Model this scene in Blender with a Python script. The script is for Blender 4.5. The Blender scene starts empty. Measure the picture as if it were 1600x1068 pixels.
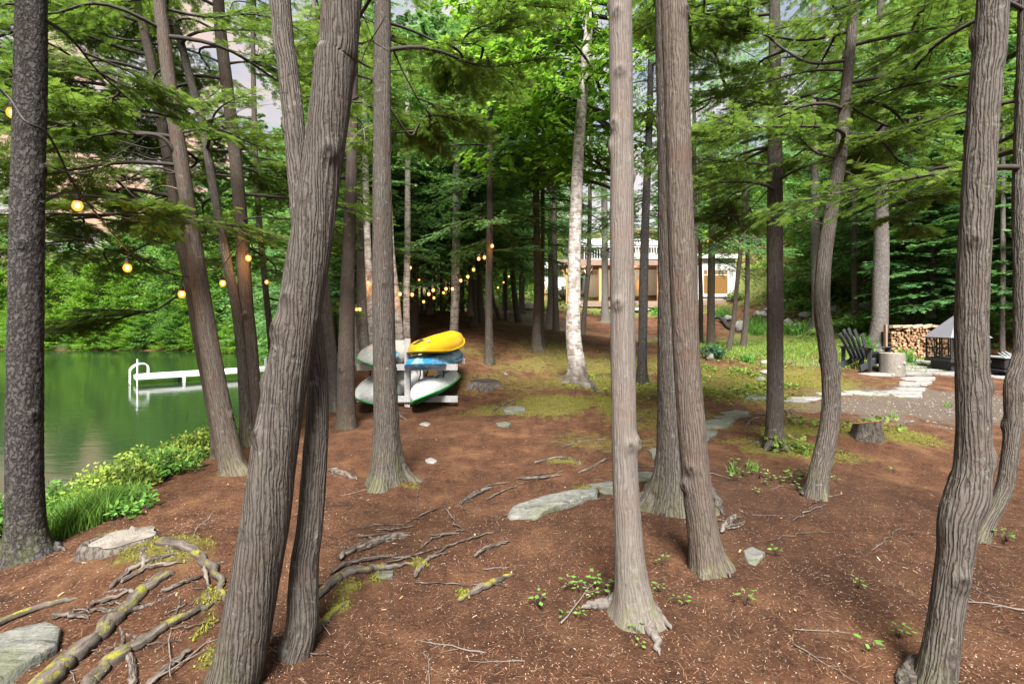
import bpy, math, random
import numpy as np
from mathutils import Vector, Matrix

# ------------------------------------------------------------------ camera, sky, sun, exposure
SC = bpy.context.scene
COL = SC.collection
CAMZ = 1.6
cam_d = bpy.data.cameras.new("camera"); cam = bpy.data.objects.new("camera", cam_d); COL.objects.link(cam)
cam.location = (0, 0, CAMZ); cam.rotation_euler = (math.radians(90), 0, 0)
cam_d.sensor_width = 36.0; cam_d.lens = 755 / 1600 * 36; cam_d.shift_y = -34 / 1600
cam_d.clip_start = 0.05; cam_d.clip_end = 1500
SC.camera = cam

SUN_EL, SUN_AZ = 52.0, 182.0      # degrees; azimuth clockwise from +Y
world = bpy.data.worlds.new("World"); SC.world = world; world.use_nodes = True
CLOUD = 3.9
def build_world():
    nt = world.node_tree; n = nt.nodes; l = nt.links; n.clear()
    out = n.new("ShaderNodeOutputWorld"); bg = n.new("ShaderNodeBackground")
    sky = n.new("ShaderNodeTexSky"); sky.sky_type = 'NISHITA'; sky.sun_disc = False
    sky.sun_elevation = math.radians(SUN_EL); sky.sun_rotation = math.radians(SUN_AZ)
    bg.inputs[1].default_value = 0.055
    tc = n.new("ShaderNodeTexCoord"); sep = n.new("ShaderNodeSeparateXYZ"); l.new(tc.outputs["Generated"], sep.inputs[0])
    # evening colour: peach low towards the west (-X), lavender grey elsewhere, broken by soft cloud
    def mth(op, a, b=None, clamp=False):
        m = n.new("ShaderNodeMath"); m.operation = op; m.use_clamp = clamp
        for i, v in enumerate((a, b)):
            if v is None: continue
            if isinstance(v, (int, float)): m.inputs[i].default_value = v
            else: l.new(v, m.inputs[i])
        return m.outputs[0]
    west = mth('MULTIPLY', sep.outputs[0], -1.0)
    west = mth('MULTIPLY', mth('SUBTRACT', west, 0.15), 2.6, True)
    low = mth('SUBTRACT', 1.0, mth('MULTIPLY', mth('ABSOLUTE', sep.outputs[2]), 1.15), True)
    warm = mth('MULTIPLY', west, low)
    noi = n.new("ShaderNodeTexNoise"); noi.inputs["Scale"].default_value = 4.6; noi.inputs["Detail"].default_value = 6; noi.inputs["Roughness"].default_value = 0.55
    mp = n.new("ShaderNodeMapping"); mp.inputs["Scale"].default_value = (1, 1, 2.4); l.new(tc.outputs["Generated"], mp.inputs[0]); l.new(mp.outputs[0], noi.inputs[0])
    rmp = n.new("ShaderNodeValToRGB"); l.new(noi.outputs[0], rmp.inputs[0])
    e = rmp.color_ramp.elements
    e[0].position = 0.40; e[0].color = (0.50, 0.55, 0.67, 1)
    e[1].position = 0.60; e[1].color = (0.98, 0.86, 0.82, 1)
    m1 = e.new(0.5); m1.color = (0.74, 0.745, 0.78, 1)
    r2 = n.new("ShaderNodeValToRGB"); l.new(noi.outputs[0], r2.inputs[0])
    e = r2.color_ramp.elements
    e[0].position = 0.42; e[0].color = (0.86, 0.80, 0.80, 1)
    e[1].position = 0.58; e[1].color = (1.2, 0.64, 0.26, 1)
    mx = n.new("ShaderNodeMixRGB"); l.new(warm, mx.inputs[0]); l.new(rmp.outputs[0], mx.inputs[1]); l.new(r2.outputs[0], mx.inputs[2])
    # broken cloud covers most of the sky
    k = n.new("ShaderNodeMixRGB"); k.blend_type = 'MULTIPLY'; k.inputs[0].default_value = 1; l.new(mx.outputs[0], k.inputs[1]); k.inputs[2].default_value = (CLOUD, CLOUD, CLOUD, 1)
    c = n.new("ShaderNodeMixRGB"); c.inputs[0].default_value = .88; l.new(sky.outputs[0], c.inputs[1]); l.new(k.outputs[0], c.inputs[2])
    l.new(c.outputs[0], bg.inputs[0]); l.new(bg.outputs[0], out.inputs[0])
build_world()
sun_d = bpy.data.lights.new("sun", 'SUN'); sun_d.energy = 4.2; sun_d.angle = math.radians(22); sun_d.color = (1.0, 0.95, 0.88)
sun = bpy.data.objects.new("sun", sun_d); COL.objects.link(sun)
_a, _e = math.radians(SUN_AZ), math.radians(SUN_EL)
sun.rotation_euler = Vector((math.sin(_a) * math.cos(_e), math.cos(_a) * math.cos(_e), math.sin(_e))).to_track_quat('Z', 'Y').to_euler()
SC.view_settings.view_transform = 'Standard'; SC.view_settings.look = 'None'
SC.view_settings.gamma = 1.0; SC.view_settings.use_curve_mapping = False
SC.view_settings.exposure = 2.25
SC.render.engine = 'CYCLES'
SC.cycles.max_bounces = 7; SC.cycles.diffuse_bounces = 4; SC.cycles.glossy_bounces = 3
SC.cycles.transmission_bounces = 4; SC.cycles.transparent_max_bounces = 6
SC.cycles.use_denoising = True
SC.cycles.caustics_reflective = False; SC.cycles.caustics_refractive = False
SC.cycles.sample_clamp_indirect = 4.0

RNG = np.random.default_rng(7); random.seed(7)
F = 755.0
def W(px, py, Y): return np.array([(px - 800) / F * Y, Y, CAMZ - (py - 500) / F * Y])

# ------------------------------------------------------------------ noise
_perm = np.random.default_rng(3).permutation(256).astype(np.int64); _perm = np.concatenate([_perm, _perm, _perm])
_grad = np.random.default_rng(4).normal(size=(256, 3)); _grad /= np.linalg.norm(_grad, axis=1)[:, None]
def noise3(x, y, z):
    x, y, z = np.broadcast_arrays(np.asarray(x, float), np.asarray(y, float), np.asarray(z, float))
    xi, yi, zi = np.floor(x).astype(np.int64), np.floor(y).astype(np.int64), np.floor(z).astype(np.int64)
    xf, yf, zf = x - xi, y - yi, z - zi
    u, v, w = (t * t * t * (t * (t * 6 - 15) + 10) for t in (xf, yf, zf))
    r = 0
    for dx in (0, 1):
        for dy in (0, 1):
            for dz in (0, 1):
                hsh = _perm[_perm[_perm[(xi + dx) & 255] + ((yi + dy) & 255)] + ((zi + dz) & 255)]
                g = _grad[hsh]
                d = g[..., 0] * (xf - dx) + g[..., 1] * (yf - dy) + g[..., 2] * (zf - dz)
                r = r + d * (u if dx else 1 - u) * (v if dy else 1 - v) * (w if dz else 1 - w)
    return r * 1.6
def fbm(x, y, z, o=4):
    a, s, r = 1.0, 1.0, 0
    for i in range(o): r = r + a * noise3(x * s + 17 * i, y * s, z * s); a *= .5; s *= 2.03
    return r

# ------------------------------------------------------------------ objects
def mesh_np(name, V, Fc, mats=(), mat_idx=None, attrs=None, smooth=True):
    V = np.asarray(V, np.float32).reshape(-1, 3)
    me = bpy.data.meshes.new(name)
    if isinstance(Fc, np.ndarray):
        k = Fc.shape[1]; loops = Fc.ravel().astype(np.int32); starts = np.arange(0, len(loops), k, dtype=np.int32); nf = len(Fc)
    else:
        ln = np.array([len(f) for f in Fc], np.int32); loops = np.concatenate([np.asarray(f, np.int32) for f in Fc]); starts = np.concatenate([[0], np.cumsum(ln)[:-1]]).astype(np.int32); nf = len(Fc)
    me.vertices.add(len(V)); me.vertices.foreach_set("co", V.ravel())
    me.loops.add(len(loops)); me.loops.foreach_set("vertex_index", loops)
    me.polygons.add(nf); me.polygons.foreach_set("loop_start", starts)
    me.polygons.foreach_set("use_smooth", np.full(nf, bool(smooth)))
    for m in mats: me.materials.append(m)
    if mat_idx is not None: me.polygons.foreach_set("material_index", np.asarray(mat_idx, np.int32))
    for k, (typ, data) in (attrs or {}).items():
        at = me.attributes.new(k, typ, 'POINT')
        at.data.foreach_set("vector" if typ == 'FLOAT_VECTOR' else "value", np.asarray(data, np.float32).ravel())
    me.update(calc_edges=True)
    return me
def link(name, me, parent=None, loc=None, rot=None, scale=None):
    o = bpy.data.objects.new(name, me); COL.objects.link(o)
    if parent is not None: o.parent = parent
    if loc is not None: o.location = tuple(float(v) for v in loc)
    if rot is not None: o.rotation_euler = rot
    if scale is not None: o.scale = scale if hasattr(scale, '__len__') else (scale,) * 3
    return o
def tag(o, label=None, cat=None, group=None, kind=None):
    if label: o["label"] = label
    if cat: o["category"] = cat
    if group: o["group"] = group
    if kind: o["kind"] = kind
    return o
def thing(name, label, cat, loc=(0, 0, 0), group=None, rz=0.0):
    o = bpy.data.objects.new(name, None); COL.objects.link(o); o.empty_display_size = .1
    o.location = tuple(float(v) for v in loc); o.rotation_euler = (0, 0, rz)
    return tag(o, label, cat, group)
def copy_tree(o, parent=None):
    c = o.copy(); COL.objects.link(c); c.parent = parent
    for ch in list(o.children): copy_tree(ch, c)
    return c

class MB:
    """collects boxes, bars, tubes and grids and links them as one mesh"""
    def __init__(s): s.v = []; s.f = []; s.n = 0
    def add(s, V, Fc):
        V = np.asarray(V, float).reshape(-1, 3)
        s.v.append(V); s.f += [tuple(int(i) + s.n for i in f) for f in Fc]; s.n += len(V); return s
    def box(s, x0, x1, y0, y1, z0, z1, b=0.0, M=None):
        if b > 0:
            V = []; 
            for sx, sy, sz in [(a, c, d) for d in (0, 1) for c in (0, 1) for a in (0, 1)]:
                x, y, z = (x0, x1)[sx], (y0, y1)[sy], (z0, z1)[sz]; dx, dy, dz = (1, -1)[sx] * b, (1, -1)[sy] * b, (1, -1)[sz] * b
                V += [(x, y + dy, z + dz), (x + dx, y, z + dz), (x + dx, y + dy, z)]
            def i(a, c, d, k): return (d * 4 + c * 2 + a) * 3 + k
            Fc = []
            for k in (0, 1):
                q = [i(k, 0, 0, 0), i(k, 1, 0, 0), i(k, 1, 1, 0), i(k, 0, 1, 0)]; Fc.append(q if k else q[::-1])
                q = [i(0, k, 0, 1), i(1, k, 0, 1), i(1, k, 1, 1), i(0, k, 1, 1)]; Fc.append(q if not k else q[::-1])
                q = [i(0, 0, k, 2), i(1, 0, k, 2), i(1, 1, k, 2), i(0, 1, k, 2)]; Fc.append(q if k else q[::-1])
            for a in (0, 1):
                for c in (0, 1):
                    Fc.append([i(0, a, c, 1), i(1, a, c, 1), i(1, a, c, 2), i(0, a, c, 2)])
                    Fc.append([i(a, 0, c, 0), i(a, 1, c, 0), i(a, 1, c, 2), i(a, 0, c, 2)])
                    Fc.append([i(a, c, 0, 0), i(a, c, 1, 0), i(a, c, 1, 1), i(a, c, 0, 1)])
                    for d in (0, 1): Fc.append([i(a, c, d, 0), i(a, c, d, 1), i(a, c, d, 2)])
        else:
            V = [(x, y, z) for z in (z0, z1) for y in (y0, y1) for x in (x0, x1)]
            Fc = [(0, 2, 3, 1), (4, 5, 7, 6), (0, 1, 5, 4), (2, 6, 7, 3), (0, 4, 6, 2), (1, 3, 7, 5)]
        V = np.array(V, float)
        if M is not None: V = V @ np.array(M)[:3, :3].T + np.array(M)[:3, 3]
        return s.add(V, Fc)
    def bar(s, p, q, w, h=None, up=(0, 0, 1)):
        p, q = np.array(p, float), np.array(q, float); h = h or w
        d = q - p; L = np.linalg.norm(d); d /= L; u = np.array(up, float)
        if abs(d @ u) > .98: u = np.array((0, 1., 0))
        a = np.cross(d, u); a /= np.linalg.norm(a); b = np.cross(a, d)
        V = [p + a * i * w / 2 + b * j * h / 2 + d * k * L for k in (0, 1) for j in (-1, 1) for i in (-1, 1)]
        return s.add(V, [(0, 2, 3, 1), (4, 5, 7, 6), (0, 1, 5, 4), (2, 6, 7, 3), (0, 4, 6, 2), (1, 3, 7, 5)])
    def tube(s, P, R, k=8, caps=True):
        V, Fc = tube_np(np.array(P, float), np.broadcast_to(np.asarray(R, float), (len(P),)), k)
        Fc = [tuple(f) for f in Fc]
        if caps: Fc += [tuple(range(k))[::-1], tuple(range(len(V) - k, len(V)))]
        return s.add(V, Fc)
    def lathe(s, prof, c=(0, 0, 0), k=16):
        V = [(c[0] + r * math.cos(2 * math.pi * i / k), c[1] + r * math.sin(2 * math.pi * i / k), c[2] + z) for r, z in prof for i in range(k)]
        Fc = [(j * k + i, j * k + (i + 1) % k, (j + 1) * k + (i + 1) % k, (j + 1) * k + i) for j in range(len(prof) - 1) for i in range(k)]
        Fc += [tuple(range(k))[::-1], tuple(range((len(prof) - 1) * k, len(prof) * k))]
        return s.add(V, Fc)
    def build(s, name, mat, parent=None, smooth=False, **k):
        return link(name, mesh_np(name, np.concatenate(s.v), s.f, [mat], smooth=smooth), parent, **k)
def tube_np(P, R, k):
    T = np.gradient(P, axis=0); T /= np.linalg.norm(T, axis=1)[:, None] + 1e-9
    ref = np.array([0, 0, 1.0]) if abs(T[:, 2]).mean() < .8 else np.array([1.0, 0, 0])
    U = np.cross(T, ref); U /= np.linalg.norm(U, axis=1)[:, None] + 1e-9; Vv = np.cross(T, U)
    th = np.arange(k) * 2 * np.pi / k
    V = P[:, None] + R[:, None, None] * (np.cos(th)[None, :, None] * U[:, None] + np.sin(th)[None, :, None] * Vv[:, None])
    i = np.arange(len(P) - 1)[:, None] * k; j = np.arange(k)[None]; j2 = (j + 1) % k
    Fc = np.stack([i + j, i + j2, i + k + j2, i + k + j], -1).reshape(-1, 4)
    return V.reshape(-1, 3), Fc
def spline(P, n):
    """Catmull-Rom through P (m,d), n samples evenly spaced by length"""
    P = np.asarray(P, float); Q = np.vstack([2 * P[0] - P[1], P, 2 * P[-1] - P[-2]])
    out = []
    for i in range(len(P) - 1):
        t = np.linspace(0, 1, 24, endpoint=False)[:, None]; a, b, c, d = Q[i:i + 4]
        out.append(.5 * (2 * b + (c - a) * t + (2 * a - 5 * b + 4 * c - d) * t ** 2 + (3 * b - a - 3 * c + d) * t ** 3))
    out = np.vstack(out + [P[-1:]])
    s = np.concatenate([[0], np.cumsum(np.linalg.norm(np.diff(out[:, :3], axis=0), axis=1))])
    u = np.linspace(0, s[-1], n)
    return np.stack([np.interp(u, s, out[:, k]) for k in range(out.shape[1])], 1)

# ------------------------------------------------------------------ materials
class NB:
    def __init__(s, name):
        s.m = bpy.data.materials.new(name); s.m.use_nodes = True; s.nt = s.m.node_tree; s.n = s.nt.nodes; s.l = s.nt.links
        s.b = s.n["Principled BSDF"]; s.out = s.n["Material Output"]
    def add(s, t, **k):
        x = s.n.new("ShaderNode" + t)
        for a, v in k.items(): setattr(x, a, v)
        return x
    def put(s, sock, v):
        if isinstance(v, bpy.types.NodeSocket): s.l.new(v, sock)
        else: sock.default_value = v
    def attr(s, name): return s.add("Attribute", attribute_name=name)
    def noise(s, vec, scale, detail=4, rough=.55, mapscale=None, dist=0.0):
        if mapscale is not None:
            mp = s.add("Mapping"); mp.inputs["Scale"].default_value = mapscale; s.put(mp.inputs[0], vec); vec = mp.outputs[0]
        x = s.add("TexNoise"); s.put(x.inputs["Vector"], vec); x.inputs["Scale"].default_value = scale
        x.inputs["Detail"].default_value = detail; x.inputs["Roughness"].default_value = rough; x.inputs["Distortion"].default_value = dist
        return x.outputs[0]
    def ramp(s, fac, stops, interp='LINEAR'):
        r = s.add("ValToRGB"); r.color_ramp.interpolation = interp; s.put(r.inputs[0], fac); e = r.color_ramp.elements
        while len(e) < len(stops): e.new(0.5)
        for el, (p, c) in zip(e, stops): el.position = p; el.color = (c, c, c, 1) if isinstance(c, (int, float)) else (*c, 1)
        return r.outputs[0]
    def mix(s, fac, a, b, mode='MIX'):
        x = s.add("MixRGB", blend_type=mode); s.put(x.inputs[0], fac)
        for i, c in ((1, a), (2, b)): s.put(x.inputs[i], (*c, 1) if isinstance(c, tuple) and len(c) == 3 else c)
        return x.outputs[0]
    def math(s, op, a, b=0.0, clamp=False):
        x = s.add("Math", operation=op, use_clamp=clamp); s.put(x.inputs[0], a); s.put(x.inputs[1], b); return x.outputs[0]
    def bump(s, h, strength, dist=.01, normal=None):
        x = s.add("Bump"); s.put(x.inputs["Height"], h); x.inputs["Strength"].default_value = strength; x.inputs["Distance"].default_value = dist
        if normal is not None: s.put(x.inputs["Normal"], normal)
        return x.outputs[0]
    def obj(s): return s.add("TexCoord").outputs["Object"]
    def rnd(s): return s.add("ObjectInfo").outputs["Random"]
    def fin(s, col=None, rough=None, normal=None, spec=None, metal=None):
        for k, v in (("Base Color", col), ("Roughness", rough), ("Normal", normal), ("Specular IOR Level", spec), ("Metallic", metal)):
            if v is not None: s.put(s.b.inputs[k], (*v, 1) if isinstance(v, tuple) and len(v) == 3 else v)
        return s.m

def mat_bark(name, dark, mid, light, fx=60., fz=6., bump=.9, moss=.35, lichen=.25, reddish=.3, strips=True, gw=.40):
    m = NB(name); at = m.attr("bk").outputs["Vector"]
    n2 = m.noise(at, 1.0, 5, .65, (fx * 3.2, fx * 3.2, fz * 2.2)); n3 = m.noise(at, 5.0, 3)
    if strips:      # long interlaced strips: a furrow wave round the trunk, bent by noise
        wp = m.math('MULTIPLY', m.math('SUBTRACT', m.noise(at, 1., 2, .5, (15, 15, 2.6)), .5), 12.5)
        wp = m.math('ADD', wp, m.math('MULTIPLY', m.math('SUBTRACT', m.noise(at, 1., 3, .6, (50, 50, 10)), .5), 6.5))
        gro = m.math('POWER', m.math('ABSOLUTE', m.math('SINE', m.math('ADD', m.attr("ph").outputs["Fac"], wp))), .7)
        gro = m.math('MULTIPLY', gro, m.ramp(m.noise(at, 1., 3, .6, (22, 22, 16)), [(.30, .45), (.45, 1.)]))
    else:
        n1 = m.noise(at, 1.0, 4, .55, (fx, fx, fz)); gro = m.ramp(m.math('ABSOLUTE', m.math('SUBTRACT', n1, .5)), [(.0, 0.), (.035, .45), (.12, 1.)])
    ridge = m.math('ADD', m.math('MULTIPLY', gro, gw), m.math('MULTIPLY', n2, 1.02 - gw))
    col = m.ramp(ridge, [(.26, dark), (.52, mid), (.80, light)])
    col = m.mix(m.ramp(n3, [(.5, 0.), (.68, reddish)]), col, tuple(np.array(mid) * (1.2, .90, .80)))
    n4 = m.noise(at, 14.0, 4, .7)
    col = m.mix(m.ramp(n4, [(.60, 0.), (.70, lichen)]), col, (.24, .255, .22))
    h = m.attr("hg").outputs["Fac"]
    base = m.math('MULTIPLY', m.ramp(h, [(.0, 1.), (.45, 0.)]), m.ramp(m.noise(at, 9., 4, .65), [(.42, 0.), (.6, moss)]))
    col = m.mix(base, col, (.085, .10, .025))
    col = m.mix(m.attr('kn').outputs['Fac'], col, tuple(np.array(dark) * .6))
    v = m.math('ADD', m.math('MULTIPLY', m.rnd(), .34), .83)
    col = m.mix(1., col, m.add("CombineXYZ").outputs[0] if False else v, 'MULTIPLY')
    return m.fin(col, .9, m.bump(ridge, bump, .016), .12)
def mat_plain(name, col, rough=.5, var=.12, scale=30., bump=0., metal=0., spec=.4):
    m = NB(name); o = m.obj(); n = m.noise(o, scale, 5, .6)
    c = m.mix(m.ramp(n, [(.3, 0.), (.7, 1.)]), tuple(np.array(col) * (1 - var)), tuple(np.minimum(1, np.array(col) * (1 + var))))
    return m.fin(c, rough, m.bump(n, bump, .01) if bump else None, spec, metal)
def mat_wood(name, a, b, axis=(2, 2, 30), rough=.75, scale=6.):
    m = NB(name); o = m.obj(); n = m.noise(o, scale, 5, .65, axis); n2 = m.noise(o, 3., 3)
    c = m.mix(m.ramp(n, [(.3, 0.), (.7, 1.)]), a, b); c = m.mix(m.ramp(n2, [(.45, 0.), (.75, .35)]), c, tuple(np.array(a) * .6))
    return m.fin(c, rough, m.bump(n, .4, .005), .2)
def mat_stone(name, a, b, lich=(.30, .31, .27), scale=7., mossy=0.):
    m = NB(name); o = m.obj(); n = m.noise(o, scale, 8, .68, (1, 1, 2.5)); n2 = m.noise(o, scale * 3.3, 6, .7); n3 = m.noise(o, 2.2, 3); n4 = m.noise(o, 1., 5, .6, (3, 26, 8), .6)
    c = m.ramp(m.math('ADD', m.math('MULTIPLY', n, .6), m.math('MULTIPLY', n4, .4)), [(.32, a), (.64, b)]); c = m.mix(m.ramp(n2, [(.55, 0.), (.68, .55)]), c, lich)
    c = m.mix(m.ramp(n4, [(.36, .75), (.43, 0.)]), c, tuple(np.array(a) * .35)); c = m.mix(m.ramp(m.noise(o, 13., 5, .7), [(.58, 0.), (.68, .6)]), c, (.075, .05, .036))
    if mossy: c = m.mix(m.ramp(n3, [(.52, 0.), (.64, mossy)]), c, (.07, .085, .02))
    c = m.mix(1., c, m.math('ADD', m.math('MULTIPLY', m.rnd(), .4), .8), 'MULTIPLY')
    return m.fin(c, .9, m.bump(m.math('ADD', m.math('ADD', n, m.math('MULTIPLY', n2, .5)), m.math('MULTIPLY', n4, .8)), .9, .025), .2)
def mat_leaf(name, dark, mid, light, trans=.45, rough=.55):
    m = NB(name); t = m.attr("tint").outputs["Fac"]; rnd = m.rnd()
    t2 = m.math('ADD', t, m.math('MULTIPLY', m.math('SUBTRACT', rnd, .5), .22), True)
    col = m.ramp(t2, [(0., dark), (.5, mid), (1., light)])
    m.fin(col, rough, None, .25)
    tr = m.add("BsdfTranslucent"); m.l.new(m.mix(.35, col, (.16, .26, .02)), tr.inputs[0])
    mx = m.add("MixShader"); mx.inputs[0].default_value = trans
    m.l.new(m.b.outputs[0], mx.inputs[1]); m.l.new(tr.outputs[0], mx.inputs[2]); m.l.new(mx.outputs[0], m.out.inputs[0])
    return m.m
def mat_emit(name, col, strength):
    m = NB(name); m.fin(col, .4); m.b.inputs["Emission Color"].default_value = (*col, 1); m.b.inputs["Emission Strength"].default_value = strength; return m.m

BARK = {
    'cedar': mat_bark("cedar_bark", (0.0320, 0.0273, 0.0232), (0.0582, 0.0505, 0.0437), (0.0995, 0.0893, 0.0795), 44, 2.8, .85, gw=.46, lichen=.4),
    'cedar_light': mat_bark("pale_cedar_bark", (0.0684, 0.0570, 0.0499), (0.0998, 0.0870, 0.0776), (0.1505, 0.1372, 0.1252), 60, 2.2, .6, reddish=.3, gw=.28),
    'cedar_red': mat_bark("red_cedar_bark", (0.0361, 0.0281, 0.0232), (0.0621, 0.0499, 0.0416), (0.1021, 0.0871, 0.0753), 50, 2.6, .7, reddish=.45, gw=.38),
    'spruce': mat_bark("spruce_bark", (0.0161, 0.0144, 0.0144), (0.0348, 0.0317, 0.0309), (0.0768, 0.0714, 0.0692), 34, 22, .8, reddish=.15, lichen=.1, strips=False),
    'dark': mat_bark("hemlock_bark", (0.0303, 0.0242, 0.0204), (0.0594, 0.0490, 0.0412), (0.1104, 0.0950, 0.0815), 44, 6, 1.0),
    'pine': mat_bark("pine_bark", (0.0634, 0.0565, 0.0516), (0.0977, 0.0889, 0.0834), (0.1437, 0.1332, 0.1260), 40, 8, .9, strips=False),
}
def mat_birch():
    m = NB("birch_bark"); at = m.attr("bk").outputs["Vector"]; h = m.attr("hg").outputs["Fac"]
    n1 = m.noise(at, 1., 4, .6, (5, 5, 55)); n2 = m.noise(at, 7., 5, .65); n3 = m.noise(at, 1., 3, .5, (9, 9, 9))
    col = m.mix(m.ramp(n2, [(.4, 0.), (.7, .8)]), (.37, .35, .335), (.215, .18, .16))
    col = m.mix(m.ramp(n1, [(.55, 0.), (.63, .9)]), col, (.075, .06, .052))
    pk = m.math('MULTIPLY', m.ramp(n3, [(.50, 0.), (.62, 1.)]), .8)
    col = m.mix(pk, col, (.13, .10, .082))
    base = m.math('MULTIPLY', m.ramp(h, [(.18, 1.), (.6, 0.)]), m.ramp(n2, [(.25, .6), (.55, 1.)]))
    col = m.mix(base, col, (.055, .045, .035))
    return m.fin(col, .7, m.bump(m.math('ADD', n1, n2), .6, .01), .25)
BARK['birch'] = mat_birch()
LEAF = {
    'cedar': mat_leaf("cedar_foliage", (.030, .068, .015), (.082, .150, .028), (.155, .225, .042), .6),
    'hemlock': mat_leaf("hemlock_foliage", (0.0378, 0.1165, 0.0465), (0.1019, 0.2548, 0.0902), (.19, .36, .11), .6),
    'maple': mat_leaf("maple_foliage", (0.0784, 0.1904, 0.0168), (0.1680, 0.3696, 0.0336), (0.3136, 0.5152, 0.0672), .68),
    'broad': mat_leaf("broadleaf_foliage", (0.0392, 0.1344, 0.0246), (0.1120, 0.2688, 0.0504), (0.2240, 0.4032, 0.0840), .52),
    'shrub': mat_leaf("shrub_foliage", (0.0690, 0.1380, 0.0230), (0.1955, 0.2990, 0.0517), (0.3795, 0.4600, 0.0920), .45),
    'grass': mat_leaf("grass_blades", (.05, .13, .018), (.11, .24, .035), (.22, .36, .07), .4),
    'moss': mat_leaf("moss_tufts", (.07, .08, .012), (.17, .175, .025), (.29, .28, .045), .2, .9),
    'blue': mat_leaf("bluish_foliage", (.015, .06, .035), (.04, .13, .07), (.08, .2, .11), .3),
    'red': mat_leaf("red_flowers", (.3, .02, .02), (.6, .03, .03), (.8, .1, .1), .3),
    'dead': mat_leaf("dead_foliage", (.12, .05, .02), (.22, .11, .05), (.32, .18, .08), .3),
}
TWIG = mat_plain("twig_bark", (.03, .025, .021), .9, .3, 40)
DEADWOOD = mat_plain("dead_twig_bark", (.11, .095, .083), .9, .3, 40)
M_BLACK = mat_plain("black_metal", (.018, .018, .02), .5, .2, 20)
M_WHITE = mat_plain("white_painted_boards", (.78, .79, .80), .55, .05, 4)
# ------------------------------------------------------------------ terrain
WATER_Z = -0.95
def pz(px, py, Y): return tuple(W(px, py, Y))
CP = [pz(*a) for a in [
    (100, 1068, 2.13), (800, 1068, 2.13), (1500, 1068, 2.13), (40, 865, 3.3), (605, 750, 4.8), (1040, 790, 4.17), (1280, 775, 4.4), (1210, 697, 6.1),
    (1355, 680, 6.7), (540, 670, 7.1), (365, 738, 5.1), (640, 637, 8.6), (850, 638, 8.5), (902, 597, 10), (765, 572, 12), (1002, 600, 10.5), (830, 510, 22),
    (930, 488, 33), (1050, 488, 33), (1130, 480, 35), (1350, 580, 12), (1450, 588, 11.7), (1440, 562, 14.5), (1240, 530, 20), (1200, 490, 26), (1190, 430, 38), (1280, 452, 30), (1372, 545, 15), (1420, 512, 18),
    (1275, 512, 20), (1590, 600, 11), (1565, 555, 14), (700, 530, 14), (625, 560, 11), (700, 492, 25), (560, 512, 20), (1120, 560, 13), (1300, 640, 8.2), (1500, 640, 8.4),
    (760, 480, 30), (820, 470, 38), (110, 815, 3.8), (200, 770, 4.5), (300, 720, 5.5), (345, 690, 6.3), (500, 648, 8.3), (500, 590, 12), (520, 560, 16)]]
SHORE = [(-14, -4), (-9, -.5), (-6.2, 2.6), (-5.2, 5), (-5.0, 8), (-5.3, 11), (-6.2, 15), (-8.2, 19), (-10, 25), (-13, 31), (-20, 37), (-27, 40), (-38, 41), (-52, 44), (-75, 50), (-110, 55)]
CP += [(x, y, WATER_Z) for x, y in SHORE]
CP += [(-9, 4, -2), (-9, 9, -2), (-10, 14, -2.1), (-13, 20, -2.2), (-16, 27, -2.2), (-24, 32, -2.2), (-38, 35, -2.2), (-20, 8, -3), (-30, 20, -3), (-50, 20, -3), (-60, 36, -2.5), (-22, -4, -2.5), (-90, 10, -3), (-60, -10, -3)]
CP += [(-37, 60, 6), (-60, 70, 8), (-95, 75, 8), (-26, 55, 4), (-14, 50, 3.0), (0, 60, 6), (20, 60, 10), (40, 60, 12), (25, 25, 3.6), (38, 30, 7), (22, 38, 6.5), (30, 14, 2.2), (12, 5, 0.05), (18, 9, .6), (10, 1.5, 0), (25, 0, .8), (0, -8, 0), (12, -8, .2), (-6, -5, -.3), (-2.5, 1.5, 0), (2, 0, 0), (-2, 0, 0), (60, 40, 14), (60, 10, 6), (12, 45, 6), (0, 45, 4.2)]
CP = np.array(CP)
def _U(r2): return np.where(r2 > 0, r2 * np.log(np.maximum(r2, 1e-12)), 0)
def _tps():
    n = len(CP); x = CP[:, :2]; K = _U(((x[:, None] - x[None]) ** 2).sum(-1)) + np.eye(n) * 2.0
    P = np.hstack([np.ones((n, 1)), x]); A = np.block([[K, P], [P.T, np.zeros((3, 3))]])
    return np.linalg.solve(A, np.concatenate([CP[:, 2], np.zeros(3)]))
_w = _tps()
def hgt(x, y, fine=True):
    x = np.asarray(x, float); y = np.asarray(y, float); shp = np.broadcast(x, y).shape
    X = np.broadcast_to(x, shp).ravel(); Y = np.broadcast_to(y, shp).ravel(); out = np.empty(X.size)
    for s in range(0, X.size, 40000):
        a, b = X[s:s + 40000], Y[s:s + 40000]
        d = (a[:, None] - CP[None, :, 0]) ** 2 + (b[:, None] - CP[None, :, 1]) ** 2
        out[s:s + 40000] = _U(d) @ _w[:-3] + _w[-3] + _w[-2] * a + _w[-1] * b
    if fine:
        out += .05 * noise3(X * .55, Y * .55, 3.1) + .028 * noise3(X * 1.7, Y * 1.7, 8.3)
        for mx, my, mr, mh in MOUNDS: out += mh * np.exp(-((X - mx) ** 2 + (Y - my) ** 2) / mr ** 2)
    return out.reshape(shp)
MOUNDS = []
def g_hit(px, py, fine=True, ymax=60):
    Y = np.concatenate([np.arange(1.2, 20, .02), np.arange(20, ymax, .1)])
    x = (px - 800) / F * Y; z = CAMZ - (py - 500) / F * Y
    k = np.argmax(hgt(x, Y, fine) >= z)
    return np.array([x[k], Y[k], float(hgt(x[k], Y[k], fine))])
def on_ground(x, y): return np.array([x, y, float(hgt(x, y))])
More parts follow.
